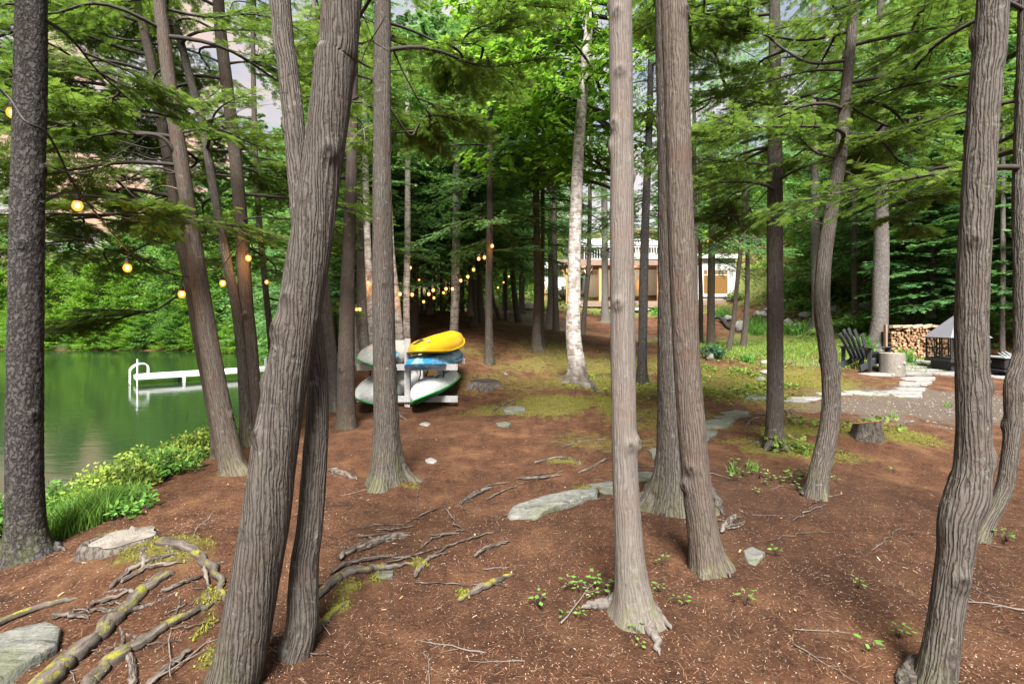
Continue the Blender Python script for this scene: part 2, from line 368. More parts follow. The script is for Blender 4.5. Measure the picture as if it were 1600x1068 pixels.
for px, py, r, hh in [(1355, 690, .75, .13), (1230, 690, .55, .05), (840, 632, .9, .12), (290, 880, .55, .16), (560, 905, .4, .05), (770, 597, .5, .06), (930, 640, .8, .06)]:
    p = g_hit(px, py, False); MOUNDS.append((p[0], p[1], r, hh))

# cover masks: (px, py, rx, ry in metres, kind, strength) on the ground
_cov = []
def cover(px, py, rx, ry, kind, s=1.0):
    p = g_hit(px, py); _cov.append((p[0], p[1], rx, ry, kind, s))
for a in [(860, 632, 1.0, .7, 'moss'), (960, 640, .6, .9, 'moss', .8), (1240, 672, .9, .5, 'moss', .9), (1350, 672, .9, .6, 'moss', 1), (1230, 702, .7, .28, 'moss', .9), (1310, 715, .5, .3, 'moss', .6),
          (700, 548, 1.4, 1.4, 'moss', .6), (920, 570, 2.2, 1.7, 'moss', .75), (850, 545, 1.8, 2.4, 'moss', .6), (1010, 570, 1.5, 2, 'moss', .6), (250, 862, .32, .16, 'moss', 1), (326, 940, .06, .10, 'moss', .8), (322, 985, .05, .12, 'moss', .8), (330, 1030, .06, .1, 'moss', .7),
          (548, 918, .08, .06, 'moss', .8), (530, 950, .06, .07, 'moss', .75), (590, 905, .06, .05, 'moss', .7), (655, 885, .06, .08, 'moss', .9), (725, 932, .06, .06, 'moss', .9), (930, 765, .25, .1, 'moss', .9), (1110, 665, .5, .4, 'moss', .7), (640, 760, .2, .2, 'moss', .5),(880,722,.35,.15,'moss',.8),
          (700, 590, 1.6, 1.6, 'moss', .46), (820, 600, 1.6, 1.4, 'moss', .5), (930, 690, .8, .9, 'moss', .5), (1060, 640, 1.2, 1.2, 'moss', .48), (860, 570, 2.0, 2.0, 'moss', .55), (780, 640, 1.2, .5, 'moss', .6), (1010, 650, .6, .8, 'moss', .6), (1150, 690, .6, .25, 'moss', .6), (960, 600, 1.6, 1.2, 'moss', .8), (1420, 690, .8, .25, 'moss', .6), (1130, 600, 1.6, 2.4, 'moss', .7), (1250, 590, 1.6, 2.0, 'moss', .75), (1330, 600, 1.2, 1., 'moss', .5), (190, 835, .3, .08, 'moss', .6), (1000, 690, .35, .5, 'moss', .5),
          (1250, 535, 6, 4.5, 'grass', 1), (1330, 545, 3, 3, 'grass', .9), (1180, 548, 2.5, 3, 'grass', .8), (1000, 487, 7, 4, 'grass', .8), (1190, 440, 4, 8, 'grass', 1), (870, 470, 6, 5, 'grass', .8), (800, 460, 8, 8, 'grass', .7), (1340, 560, 1.6, 1.6, 'grass', .8), (1450, 552, 1.0, 1.0, 'grass', .5),
          (1480, 640, 2.5, 1.2, 'gravel', 1), (1420, 620, 2.0, 1.0, 'gravel', .9), (1550, 645, 1.8, 1.2, 'gravel', .9), (1260, 565, 1.2, 1., 'gravel', .6), (1380, 640, 1.2, .6, 'gravel', .8), (1300, 545, 1.5, .7, 'gravel', .4), (830, 500, 3, 6, 'gravel', .6), (1010, 530, 1.6, 6, 'gravel', .5),
          (1200, 790, 2.0, .9, 'soil', .9), (1350, 880, 1.6, .7, 'soil', .7), (900, 960, 1.5, .5, 'soil', .5), (700, 830, .9, .6, 'soil', .5), (1140, 745, .8, .5, 'soil', .9), (450, 1000, .8, .4, 'soil', .4), (1500, 900, 1.0, .8, 'soil', .5)]: cover(*a)
def masks(X, Y):
    out = {k: np.zeros(X.shape) for k in ('moss', 'grass', 'gravel', 'soil')}
    n = noise3(X * 1.3, Y * 1.3, 1.7) * .55 + noise3(X * 4, Y * 4, 5.) * .35 + noise3(X * 11, Y * 11, 5.) * .35 + noise3(X * 27, Y * 27, 5.) * .35
    for cx, cy, rx, ry, k, s in _cov:
        d = np.sqrt(((X - cx) / rx) ** 2 + ((Y - cy) / ry) ** 2)
        out[k] = np.maximum(out[k], s * np.clip(1.35 - d + n * .75, 0, 1))
    far = np.clip((Y - 26) / 10, 0, 1)
    out['grass'] = np.maximum(out['grass'], np.clip(far * .5 + n * .5, 0, 1) * far)
    return out

def mat_ground():
    m = NB("forest_floor"); o = m.add("NewGeometry").outputs["Position"]
    A = {k: m.attr(k).outputs["Fac"] for k in ('moss', 'grass', 'gravel', 'soil')}
    big = m.noise(o, .9, 5, .6); fine = m.noise(o, 48., 8, .78); mid = m.noise(o, 9., 6, .72)
    needles = m.noise(o, 1., 4, .7, (160, 40, 60)); chips = m.add("TexVoronoi"); chips.inputs["Scale"].default_value = 75.; m.put(chips.inputs[0], o)
    col = m.ramp(fine, [(.28, (0.0164, 0.0077, 0.0043)), (.5, (0.0647, 0.0297, 0.0164)), (.72, (0.1391, 0.0743, 0.0422))])
    col = m.mix(m.ramp(big, [(.35, .0), (.65, .6)]), col, (0.0911, 0.0470, 0.0297))
    col = m.mix(m.ramp(mid, [(.34, .7), (.52, .0)]), col, (0.0192, 0.0115, 0.0086))
    b2 = m.noise(o, 2.3, 6, .68); col = m.mix(m.ramp(b2, [(.50, 0.), (.66, .55)]), col, (.165, .092, .05)); col = m.mix(m.ramp(b2, [(.30, .7), (.44, 0.)]), col, (0.0216, 0.0124, 0.0095))
    col = m.mix(m.ramp(needles, [(.60, 0.), (.68, .5)]), col, (0.1438, 0.0768, 0.0431))
    cs = m.add("SeparateColor"); m.l.new(chips.outputs["Color"], cs.inputs[0])
    spk = m.math('MULTIPLY', m.ramp(cs.outputs[0], [(.82, 0.), (.86, .55)]), m.ramp(chips.outputs["Distance"], [(.28, 1.), (.42, 0.)]))
    col = m.mix(spk, col, (0.1726, 0.1199, 0.0815))
    col = m.mix(m.math('MULTIPLY', A['soil'], .75), col, m.mix(fine, (0.0144, 0.0092, 0.0067), (0.0480, 0.0268, 0.0202)))
    col = m.mix(1., col, (1.20, 1.13, 1.06), 'MULTIPLY')
    gr = m.ramp(fine, [(.3, (.055, .043, .034)), (.6, (.125, .102, .084)), (.75, (.20, .17, .145))])
    col = m.mix(m.ramp(m.math('ADD', A['gravel'], m.math('MULTIPLY', m.math('SUBTRACT', mid, .5), .5)), [(.3, 0.), (.6, .9)]), col, gr)
    mo = m.ramp(m.noise(o, 30., 6, .7), [(.3, (.045, .040, .012)), (.5, (.125, .108, .03)), (.72, (.23, .20, .06))])
    col = m.mix(m.ramp(m.math('ADD', A['moss'], m.math('MULTIPLY', m.math('SUBTRACT', mid, .5), 1.5)), [(.36, 0.), (.70, .92)]), col, mo)
    gs = m.ramp(m.noise(o, 16., 6, .75), [(.3, (.05, .065, .018)), (.5, (.125, .145, .04)), (.72, (.22, .22, .09))])
    col = m.mix(m.ramp(m.math('ADD', A['grass'], m.math('MULTIPLY', m.math('SUBTRACT', mid, .5), 1.0)), [(.42, 0.), (.66, .9)]), col, gs)
    h = m.math('ADD', m.math('ADD', fine, m.math('MULTIPLY', needles, .6)), m.math('MULTIPLY', spk, .4))
    return m.fin(col, .95, m.bump(m.math('ADD', h, m.math('MULTIPLY', mid, 1.5)), 1., .025), .12)
def build_ground():
    def axis(segs):
        a = [segs[0][0]]
        for lo, hi, st in segs: n = max(1, round((hi - lo) / st)); a += list(np.linspace(lo, hi, n + 1)[1:])
        return np.array(a)
    xs = axis([(-160, -60, 6), (-60, -20, 1.5), (-20, -6, .35), (-6, 6, .055), (6, 14, .2), (14, 40, .8), (40, 120, 6)])
    ys = axis([(-40, -4, 2), (-4, 1.2, .3), (1.2, 9, .055), (9, 16, .12), (16, 45, .5), (45, 130, 4)])
    X, Y = np.meshgrid(xs, ys); Z = hgt(X, Y)
    Z += np.where((np.abs(X) < 8) & (Y > 0) & (Y < 12), .012 * fbm(X * 6, Y * 6, 2.2, 3), 0)
    mk = masks(X, Y); Z += .018 * mk['moss'] * (1 + noise3(X * 9, Y * 9, 0))
    n, mm = X.shape; i = np.arange(n - 1)[:, None] * mm + np.arange(mm - 1)[None]
    Fc = np.stack([i, i + 1, i + mm + 1, i + mm], -1).reshape(-1, 4)
    me = mesh_np("ground", np.stack([X, Y, Z], -1), Fc, [mat_ground()], attrs={k: ('FLOAT', v) for k, v in mk.items()})
    tag(link("ground", me), kind="structure")
build_ground()
def build_water():
    m = NB("lake_water"); o = m.add("NewGeometry").outputs["Position"]
    n = m.noise(o, 1., 3, .5, (.7, 2.6, 1)); n2 = m.noise(o, 1., 2, .5, (3.5, 9, 1))
    m.fin((.012, .026, .010), .085, m.bump(m.math('ADD', n, m.math('MULTIPLY', n2, .25)), .10, .06), .6)
    m.b.inputs["IOR"].default_value = 1.33
    V = [(-160, -40, WATER_Z), (0, -40, WATER_Z), (0, 75, WATER_Z), (-160, 75, WATER_Z)]
    tag(link("lake", mesh_np("lake", V, [(0, 1, 2, 3)], [m.m])), kind="structure")
build_water()

# ------------------------------------------------------------------ litter on the forest floor
def scatter_quads(name, P, L, Wd, yaw, pitch, mat, tint, bend=0.0, lift=.004):
    """thin slivers lying on the ground: P (n,3) centre, L length, Wd width"""
    n = len(P); c, s = np.cos(yaw), np.sin(yaw); cp, sp = np.cos(pitch), np.sin(pitch)
    d = np.stack([c * cp, s * cp, sp], 1) * (L / 2)[:, None]; w = np.stack([-s, c, 0 * s], 1) * (Wd / 2)[:, None]
    P = P + np.array([0, 0, lift])
    V = np.stack([P - d - w, P + d - w, P + d + w, P - d + w], 1).reshape(-1, 3)
    Fc = np.arange(n * 4).reshape(-1, 4)
    return link(name, mesh_np(name, V, Fc, [mat], attrs={'tint': ('FLOAT', np.repeat(tint, 4))}, smooth=False))
def mat_litter(name, cols):
    m = NB(name); t = m.attr("tint").outputs["Fac"]
    return m.fin(m.ramp(t, [(i / (len(cols) - 1), c) for i, c in enumerate(cols)]), .85, None, .2)
def litter():
    def pts(n, y0, y1, pw):
        u = RNG.random(n); Y = (y0 ** pw + u * (y1 ** pw - y0 ** pw)) ** (1 / pw); X = (RNG.random(n) * 1800 - 900) / F * Y
        Z = hgt(X, Y) + .012 * fbm(X * 6, Y * 6, 2.2, 3); keep = (Z > -.35); mk = masks(X, Y)
        keep &= RNG.random(n) > np.maximum.reduce([mk['moss'], mk['grass'], mk['gravel'] * .6]) * .85
        return np.stack([X, Y, Z], 1)[keep]
    P = pts(52000, 1.75, 9.5, .8); n = len(P)
    o = scatter_quads("needle_litter", P, RNG.uniform(.02, .055, n), RNG.uniform(.0011, .0024, n), RNG.uniform(0, 6.28, n), RNG.normal(0, .15, n),
                      mat_litter("dry_needles", [(0.0357, 0.0163, 0.0102), (0.0867, 0.0382, 0.0204), (0.1530, 0.0765, 0.0433), (0.2142, 0.1326, 0.0867)]), RNG.random(n) ** 1.2)
    tag(o, "fallen rusty brown needles strewn over the forest floor", kind="stuff")
    P = pts(36000, 1.75, 10, .7); n = len(P)
    o = scatter_quads("bark_chip_litter", P, RNG.uniform(.004, .013, n), RNG.uniform(.002, .005, n), RNG.uniform(0, 6.28, n), RNG.normal(0, .2, n),
                      mat_litter("bark_chips", [(.05, .03, .02), (.12, .077, .052), (.20, .14, .10), (.30, .225, .165)]), RNG.random(n) ** .8)
    tag(o, "small pale bark and cone chips strewn over the forest floor", kind="stuff")
    P = pts(420, 2.6, 10, 1.); n = len(P)
    o = scatter_quads("fallen_leaf_litter", P, RNG.uniform(.015, .035, n), RNG.uniform(.006, .013, n), RNG.uniform(0, 6.28, n), RNG.normal(0, .35, n),
                      mat_litter("fallen_leaves", [(.13, .065, .035), (.24, .14, .075), (.36, .27, .18)]), RNG.random(n), lift=.008)
    tag(o, "dry curled leaves lying here and there on the forest floor", kind="stuff")
litter()
def gravel():
    n = 12000; X = RNG.uniform(2.5, 13, n); Y = RNG.uniform(6.8, 12.5, n); k = masks(X, Y)['gravel'] > RNG.uniform(.25, .8, n); X, Y = X[k], Y[k]; n = len(X); Z = hgt(X, Y); s = RNG.uniform(.006, .022, n); a = RNG.uniform(0, 6.283, n)
    B = np.stack([X, Y, Z], 1); V = []
    for q in range(4): V.append(B + np.stack([s * np.cos(a + q * 1.571) * RNG.uniform(.7, 1.2, n), s * np.sin(a + q * 1.571) * RNG.uniform(.7, 1.2, n), 0 * s - .003], 1))
    V.append(B + np.stack([0 * s, 0 * s, s * RNG.uniform(.5, .9, n)], 1)); V = np.stack(V, 1).reshape(-1, 3); i = np.arange(n)[:, None] * 5
    Fc = np.stack([np.concatenate([i + q, i + (q + 1) % 4, i + 4], 1) for q in range(4)], 1).reshape(-1, 3)
    tag(link("gravel", mesh_np("gravel", V, Fc, [mat_litter("gravel_stones", [(.05, .046, .042), (.09, .083, .075), (.135, .126, .115), (.19, .18, .165)])], attrs={'tint': ('FLOAT', np.repeat(RNG.random(n), 5))}, smooth=False)), "loose grey gravel lying on the path by the fire pit", kind="stuff")
gravel()
def moss_tufts():
    Ps = []
    for cx, cy, rx, ry, k, s in _cov:
        if k != 'moss' or cy > 12: continue
        n = int(24000 * rx * ry * s * (1 if cy < 5 else .55)) + 200
        a = RNG.uniform(0, 6.283, n); r = np.sqrt(RNG.random(n)) * 1.25
        Ps.append(np.stack([cx + rx * r * np.cos(a), cy + ry * r * np.sin(a)], 1))
    P = np.vstack(Ps); mk = masks(P[:, 0], P[:, 1])['moss']; P = P[RNG.random(len(P)) < (mk - .35) * 2.2]
    n = len(P); z = hgt(P[:, 0], P[:, 1]) + .018; a = RNG.uniform(0, 6.283, n); h = RNG.uniform(.006, .018, n); w = RNG.uniform(.003, .007, n)
    B = np.stack([P[:, 0], P[:, 1], z - .004], 1); d = np.stack([np.cos(a), np.sin(a), 0 * a], 1)
    tip = B + np.stack([RNG.normal(0, .006, n), RNG.normal(0, .006, n), h], 1)
    V = np.stack([B - d * w[:, None], B + d * w[:, None], tip], 1).reshape(-1, 3)
    t = np.repeat(np.clip(RNG.normal(.5, .2, n), 0, 1), 3) * np.tile([.6, .6, 1.2], n)
    tag(link("moss", mesh_np("moss", V, np.arange(n * 3).reshape(-1, 3), [LEAF['moss']], attrs={'tint': ('FLOAT', np.clip(t, 0, 1))}, smooth=False)), "yellow green moss growing in cushions on the forest floor", kind="stuff")
moss_tufts()
# ------------------------------------------------------------------ trunks
def trunk_mesh(name, C, R, bark, around=40, flare=(.6, .18, 5), twist=0.0, ridge=.03, seed=0, fx=55., fz=5., knots=4, h_fine=4.5, lump=.05):
    """C (m,3) centre line from the ground up, R radii; ridged bark and flared root collar are real relief"""
    rg = np.random.default_rng(seed)
    D = np.column_stack([C, R]); L = np.linalg.norm(np.diff(C, axis=0), axis=1).sum()
    step = max(.012, .9 * 2 * math.pi * float(np.median(R)) / around)
    S = spline(D, max(12, int(L / step)))
    s = np.concatenate([[0], np.cumsum(np.linalg.norm(np.diff(S[:, :3], axis=0), axis=1))])
    hz = S[:, 2] - S[0, 2]
    if s[-1] > h_fine * 1.3:                       # coarser rings above what can be studied closely
        k = np.searchsorted(s, h_fine); sel = np.concatenate([np.arange(k), np.arange(k, len(s), 5)]); S, s, hz = S[sel], s[sel], hz[sel]
    below = np.array([[*(S[0, :3] - [0, 0, .14]), S[0, 3] * 1.05]]); S = np.vstack([below, S]); s = np.concatenate([[-.14], s])
    P, r0 = S[:, :3], S[:, 3]
    T = np.gradient(P, axis=0); T /= np.linalg.norm(T, axis=1)[:, None]
    U = np.array([1., 0, 0]) - T * T[:, :1]; U /= np.linalg.norm(U, axis=1)[:, None]; Vv = np.cross(T, U)
    th = np.pi / 2 + np.arange(around) * 2 * np.pi / around; TH, SS = np.meshgrid(th, s); r = r0[:, None] * np.ones_like(TH)
    f, fh, nl = flare; ph = rg.uniform(0, 6.28); e = np.exp(-np.maximum(SS, 0) / fh)
    lob = np.maximum(0, np.cos(nl / 2 * (TH + .35 * np.sin(TH + ph)) + ph)) ** 1.6
    r *= 1 + f * e * (.35 + 1.1 * lob) + .12 * f * np.exp(-np.maximum(SS, 0) / (fh * 4)) * lob
    ta = TH + twist * SS; bx, by = r0[:, None] * np.cos(ta), r0[:, None] * np.sin(ta); off = rg.uniform(0, 40)
    n1 = noise3(bx * fx + off, by * fx, SS * fz); n2 = noise3(bx * fx * 2.3, by * fx * 2.3 + off, SS * fz * 3)
    n3 = noise3(np.cos(ta) * .8 + off, np.sin(ta) * .8, SS * 1.3); n4 = noise3(np.cos(ta) * 1.6 + off, np.sin(ta) * 1.6 + 9, SS * .6)
    r *= 1 + ridge * (1 - 2.2 * np.abs(n1)) + ridge * .45 * n2 + lump * n3 + lump * n4
    KN = np.zeros_like(r)
    for i in range(knots):
        ks, kt = rg.uniform(.4, max(.6, h_fine)), rg.uniform(0, 6.28); kr = rg.uniform(.02, .035)
        d2 = (((TH - kt + np.pi) % (2 * np.pi) - np.pi) * r0[:, None]) ** 2 + ((SS - ks) * .8) ** 2
        KN = np.maximum(KN, np.exp(-d2 / (kr * kr * .35)))
        r += kr * .75 * np.exp(-d2 / (kr * kr)) - kr * .5 * np.exp(-d2 / (kr * kr * .16))
    X = P[:, None] + r[..., None] * (np.cos(TH)[..., None] * U[:, None] + np.sin(TH)[..., None] * Vv[:, None])
    m, k = TH.shape; i = np.arange(m - 1)[:, None] * k; j = np.arange(k)[None]; j2 = (j + 1) % k
    Fc = np.stack([i + j, i + j2, i + k + j2, i + k + j], -1).reshape(-1, 4)
    bk = np.stack([bx + off, by, SS], -1); nr = max(6, round(float(np.median(R[:max(3, len(R) - 3)])) * 2 * math.pi * 66 / 2)); PH = nr * ta
    return mesh_np(name, X.reshape(-1, 3), Fc, [BARK[bark]], attrs={'bk': ('FLOAT_VECTOR', bk), 'hg': ('FLOAT', SS), 'ph': ('FLOAT', PH), 'kn': ('FLOAT', KN)})
TREES = {}
def px_path(base, pts, Y):
    """trunk centre line and radii from picture points of the photographed trunk, stood at depth Y"""
    return np.array([W(a, b, Y) for a, b, w in pts]), np.array([w / 2 / F * Y / math.hypot(1, (a - 800) / F) for a, b, w in pts])
def tree(key, name, label, pts, bark, Y=None, top=9.0, group=None, cat="tree", **k):
    """pts: (px, py, width px) from the base up"""
    g = g_hit(pts[0][0], pts[0][1]) if Y is None else None
    Y = Y or g[1]
    C, R = px_path(None, pts, Y)
    C[0, 2] = min(C[0, 2], float(hgt(C[0, 0], C[0, 1]))) - .01
    if top > C[-1, 2]:
        d = C[-1] - C[-2]; d /= np.linalg.norm(d); d[0] *= .6
        n = 3; h = (top - C[-1, 2])
        for q in range(1, n + 1): C = np.vstack([C, C[-1] + d / d[2] * h / n]); R = np.append(R, max(.012, R[-1] * (1 - .24 * q / 1.2)))
    base = C[0].copy(); t = thing(name, label, cat, base, group)
    link("trunk", trunk_mesh("trunk", C - base, R, bark, seed=len(TREES) + 1, **k), t)
    TREES[key] = dict(obj=t, C=C, R=R, Y=Y, base=base, bark=bark)
    return t
def trunk_at(key, z):
    T = TREES[key]; C = T['C']; return np.array([np.interp(z, C[:, 2], C[:, 0]), np.interp(z, C[:, 2], C[:, 1]), z]), float(np.interp(z, C[:, 2], T['R']))
CG = "cedar trees standing in the clearing"
tree('A', "spruce_tree", "dark flaky spruce trunk at the lake bank beside the grass tuft", [(42, 864, 78), (40, 800, 64), (40, 600, 61), (44, 300, 57), (50, 0, 53)], 'spruce', 3.3, around=120, ridge=.03, fx=40, fz=26, flare=(.45, .10, 5))
tree('B', "cedar_tree", "thick twisted cedar trunk leaning right in the foreground with spiral grain", [(354, 1110, 92), (362, 1068, 89), (374, 1032, 86), (395, 925, 79), (414, 819, 77), (428, 713, 75), (445, 606, 69), (466, 500, 68), (487, 374, 67), (500, 281, 64), (513, 187, 63), (524, 94, 63), (534, 0, 61)], 'cedar', 2.08, around=200, ridge=.03, twist=1.3, fx=42, fz=2.2, knots=11, h_fine=3.4, flare=(.1, .1, 4), lump=.035)
tree('B2', "cedar_tree", "slimmer curved cedar stem growing close behind the thick leaning trunk", [(443, 1110, 68), (448, 1068, 62), (457, 1032, 58), (472, 979, 51), (474, 925, 48), (477, 872, 44), (485, 819, 41), (493, 713, 39), (496, 660, 36), (495, 580, 34), (480, 450, 33), (466, 281, 33), (459, 187, 33), (449, 94, 32), (439, 0, 32)], 'cedar', 2.3, around=130, ridge=.035, fx=50, fz=3, h_fine=3.4, flare=(.12, .1, 4), twist=.5)
tree('D', "cedar_tree", "straight grey cedar trunk with flared foot in front of the kayak rack", [(604, 752, 54), (604, 715, 47), (603, 650, 39), (599, 500, 35), (597, 300, 30), (598, 0, 25)], 'cedar', None, around=110, ridge=.025, flare=(.75, .10, 6))
tree('E1', "cedar_tree", "leaning cedar trunk over the shore shrubs, nearest of its cluster", [(365, 738, 44), (357, 700, 38), (334, 580, 33), (318, 480, 30), (303, 379, 26), (283, 253, 24), (268, 152, 23), (255, 50, 22), (249, 0, 21)], 'cedar_red', None, around=80, flare=(.55, .1, 5), twist=.3)
tree('E2', "cedar_tree", "slim cedar trunk leaning close behind the front leaning cedar by the shore", [(352, 712, 28), (328, 600, 24), (311, 520, 22), (296, 440, 19), (278, 354, 18), (263, 253, 17), (250, 177, 17), (237, 101, 16), (220, 20, 15)], 'cedar_red', 5.6, around=56)
tree('F', "cedar_tree", "thin straight cedar trunk slanting left between the shore cedars", [(388, 700, 22), (378, 560, 17), (369, 480, 16), (349, 379, 15), (331, 278, 14), (316, 192, 14), (298, 126, 13), (278, 50, 12), (258, 0, 11)], 'cedar', 6.0, around=48)
tree('G', "cedar_tree", "upright cedar trunk with a reddish side at the shore behind the thick leaning trunk", [(398, 703, 40), (396, 660, 32), (390, 540, 25), (384, 470, 23), (377, 354, 21), (366, 228, 20), (354, 126, 20), (344, 40, 19)], 'cedar_red', 6.1, around=64, flare=(.6, .1, 5))
tree('G2', "cedar_tree", "thin far cedar stem at the water behind the shore cedars", [(436, 612, 13), (424, 540, 11), (415, 450, 10), (405, 350, 10), (399, 243, 9), (396, 120, 8)], 'dark', 9., around=28)
tree('H', "birch_tree", "rough reddish grey birch trunk left of the kayak rack", [(541, 676, 36), (541, 640, 29), (541, 560, 26), (543, 450, 22), (547, 330, 19), (551, 180, 16), (553, 60, 14)], 'cedar_red', 7.1, around=60, flare=(.35, .08, 5))
tree('I', "birch_tree", "pale grey bent trunk left of the rough reddish birch", [(526, 640, 24), (522, 590, 19), (513, 520, 18), (506, 450, 16), (500, 360, 14), (496, 250, 12)], 'pine', 8.6, around=40)
tree('J', "birch_tree", "birch with a bare white lower stem and dark peeling top behind the rack", [(590, 566, 13), (582, 520, 12), (577, 440, 11), (573, 340, 10), (570, 200, 9)], 'birch', 11.2, around=36, flare=(.4, .08, 4))
tree('K', "birch_tree", "peeling birch trunk leaning left and lit orange by a bulb", [(628, 565, 15), (622, 500, 13), (616, 440, 12), (611, 390, 11), (606, 280, 9)], 'birch', 11.5, around=36)
tree('L', "birch_tree", "slim birch with dark specks beside the rack post", [(636, 548, 12), (635, 480, 10), (636, 420, 10), (637, 330, 9), (637, 160, 8)], 'birch', 12.5, around=36)
tree('M', "birch_tree", "tall straight birch with peeling bark behind the yellow kayak", [(709, 531, 16), (710, 500, 13), (712, 440, 13), (713, 330, 12), (714, 180, 10), (715, 70, 8)], 'birch', 14., around=44, flare=(.3, .08, 4))
tree('N', "cedar_tree", "brown cedar trunk carrying the highest lit bulb of the path", [(765, 573, 18), (764, 520, 12), (764, 440, 11), (765, 390, 11), (766, 250, 10)], 'dark', 12., around=40, flare=(.4, .08, 4))
tree('P', "cedar_tree", "slim mossy footed trunk in the middle of the clearing", [(838, 546, 16), (839, 500, 12), (840, 440, 11), (838, 330, 10), (836, 180, 9)], 'dark', 13.5, around=36)
tree('P2', "cedar_tree", "thin sapling trunk close behind the slim mossy footed trunk", [(846, 538, 8), (847, 480, 7), (848, 400, 6), (848, 280, 6)], 'dark', 14.2, around=24)
tree('R', "birch_tree", "white birch with a black flared foot in the middle of the clearing", [(903, 597, 34), (901, 570, 27), (896, 520, 23), (897, 430, 20), (900, 320, 18), (905, 220, 17), (912, 130, 15), (920, 40, 12)], 'birch', None, around=64, flare=(.75, .11, 6), top=8.5)
tree('S', "spruce_tree", "dark grey rough spruce trunk between the two big foreground cedars", [(1002, 600, 17), (1004, 540, 14), (1006, 430, 14), (1010, 300, 12), (1015, 180, 10), (1018, 60, 8)], 'spruce', 10.5, around=48, fx=45, fz=25)
tree('T', "cedar_tree", "smooth pale cedar trunk standing at the centre right with splayed root feet", [(992, 968, 74), (989, 930, 58), (983, 860, 46), (977, 740, 41), (974, 600, 39), (972, 400, 38), (971, 200, 36), (969, 0, 36)], 'cedar_light', 2.62, around=130, ridge=.018, fx=60, fz=3, knots=14, h_fine=3.4, flare=(.28, .07, 5), lump=.03)
tree('U1', "cedar_tree", "tall cedar trunk pressed in front of a stouter twin", [(1108, 888, 62), (1101, 850, 52), (1089, 760, 46), (1080, 660, 44), (1073, 560, 42), (1068, 450, 42), (1062, 300, 41), (1057, 120, 40), (1053, 0, 40)], 'cedar_red', 3.1, around=120, ridge=.03, h_fine=3.6, flare=(.3, .08, 5))
tree('U2', "cedar_tree", "stout cedar trunk with big mossy root buttresses behind its twin", [(1053, 792, 66), (1052, 750, 56), (1052, 690, 49), (1049, 600, 44), (1048, 450, 40), (1046, 300, 36), (1042, 120, 34), (1040, 0, 33)], 'cedar', 4.15, around=110, ridge=.035, flare=(.95, .13, 5))
tree('V', "cedar_tree", "straight pole like cedar trunk with a mossy foot in front of the flagstones", [(1210, 699, 36), (1210, 670, 30), (1211, 600, 27), (1211, 400, 25), (1211, 200, 22), (1210, 0, 17)], 'cedar', None, around=80, flare=(.55, .09, 6))
tree('W', "cedar_tree", "wavy S shaped cedar trunk beside the mossy stump", [(1274, 775, 38), (1280, 740, 34), (1291, 690, 31), (1298, 640, 30), (1298, 590, 29), (1292, 540, 28), (1284, 480, 26), (1288, 400, 24), (1300, 320, 23), (1314, 230, 21), (1323, 130, 18), (1334, 10, 16)], 'cedar', None, around=80, ridge=.04, flare=(.35, .07, 5))
tree('X', "cedar_tree", "kinked cedar trunk with white lichen flecks in the right foreground", [(1452, 1110, 84), (1463, 1060, 66), (1472, 1005, 59), (1480, 952, 58), (1492, 872, 61), (1497, 815, 68), (1511, 777, 75), (1519, 739, 66), (1521, 686, 59), (1520, 606, 56), (1518, 500, 55), (1526, 330, 54), (1540, 130, 54), (1552, 0, 54)], 'cedar', 2.08, around=190, ridge=.03, twist=.35, fx=45, fz=3, knots=9, h_fine=3.4, flare=(.35, .09, 4), lump=.03)
tree('X2', "cedar_tree", "curving cedar stem rising behind the kinked foreground trunk", [(1530, 826, 36), (1545, 812, 28), (1568, 766, 29), (1578, 713, 29), (1583, 660, 30), (1583, 605, 31), (1592, 570, 31), (1598, 540, 31), (1598, 440, 31), (1596, 300, 31), (1602, 100, 29)], 'cedar', 3.6, around=100, ridge=.035, flare=(.2, .08, 4))
tree('Y1', "pine_tree", "big smooth grey pine trunk behind the black garden chair", [(1372, 547, 38), (1373, 520, 30), (1375, 480, 27), (1377, 400, 25), (1377, 300, 22), (1376, 180, 19), (1376, 80, 16)], 'pine', 15., around=60, top=14, flare=(.45, .14, 6), fx=40, fz=14)
tree('Y2', "pine_tree", "slender grey trunk rising behind the wavy cedar", [(1279, 513, 22), (1277, 480, 17), (1274, 400, 15), (1273, 300, 13), (1272, 200, 11), (1271, 60, 9)], 'pine', 20., around=40, top=16)
DG = "slim dark trunks near the cottage"
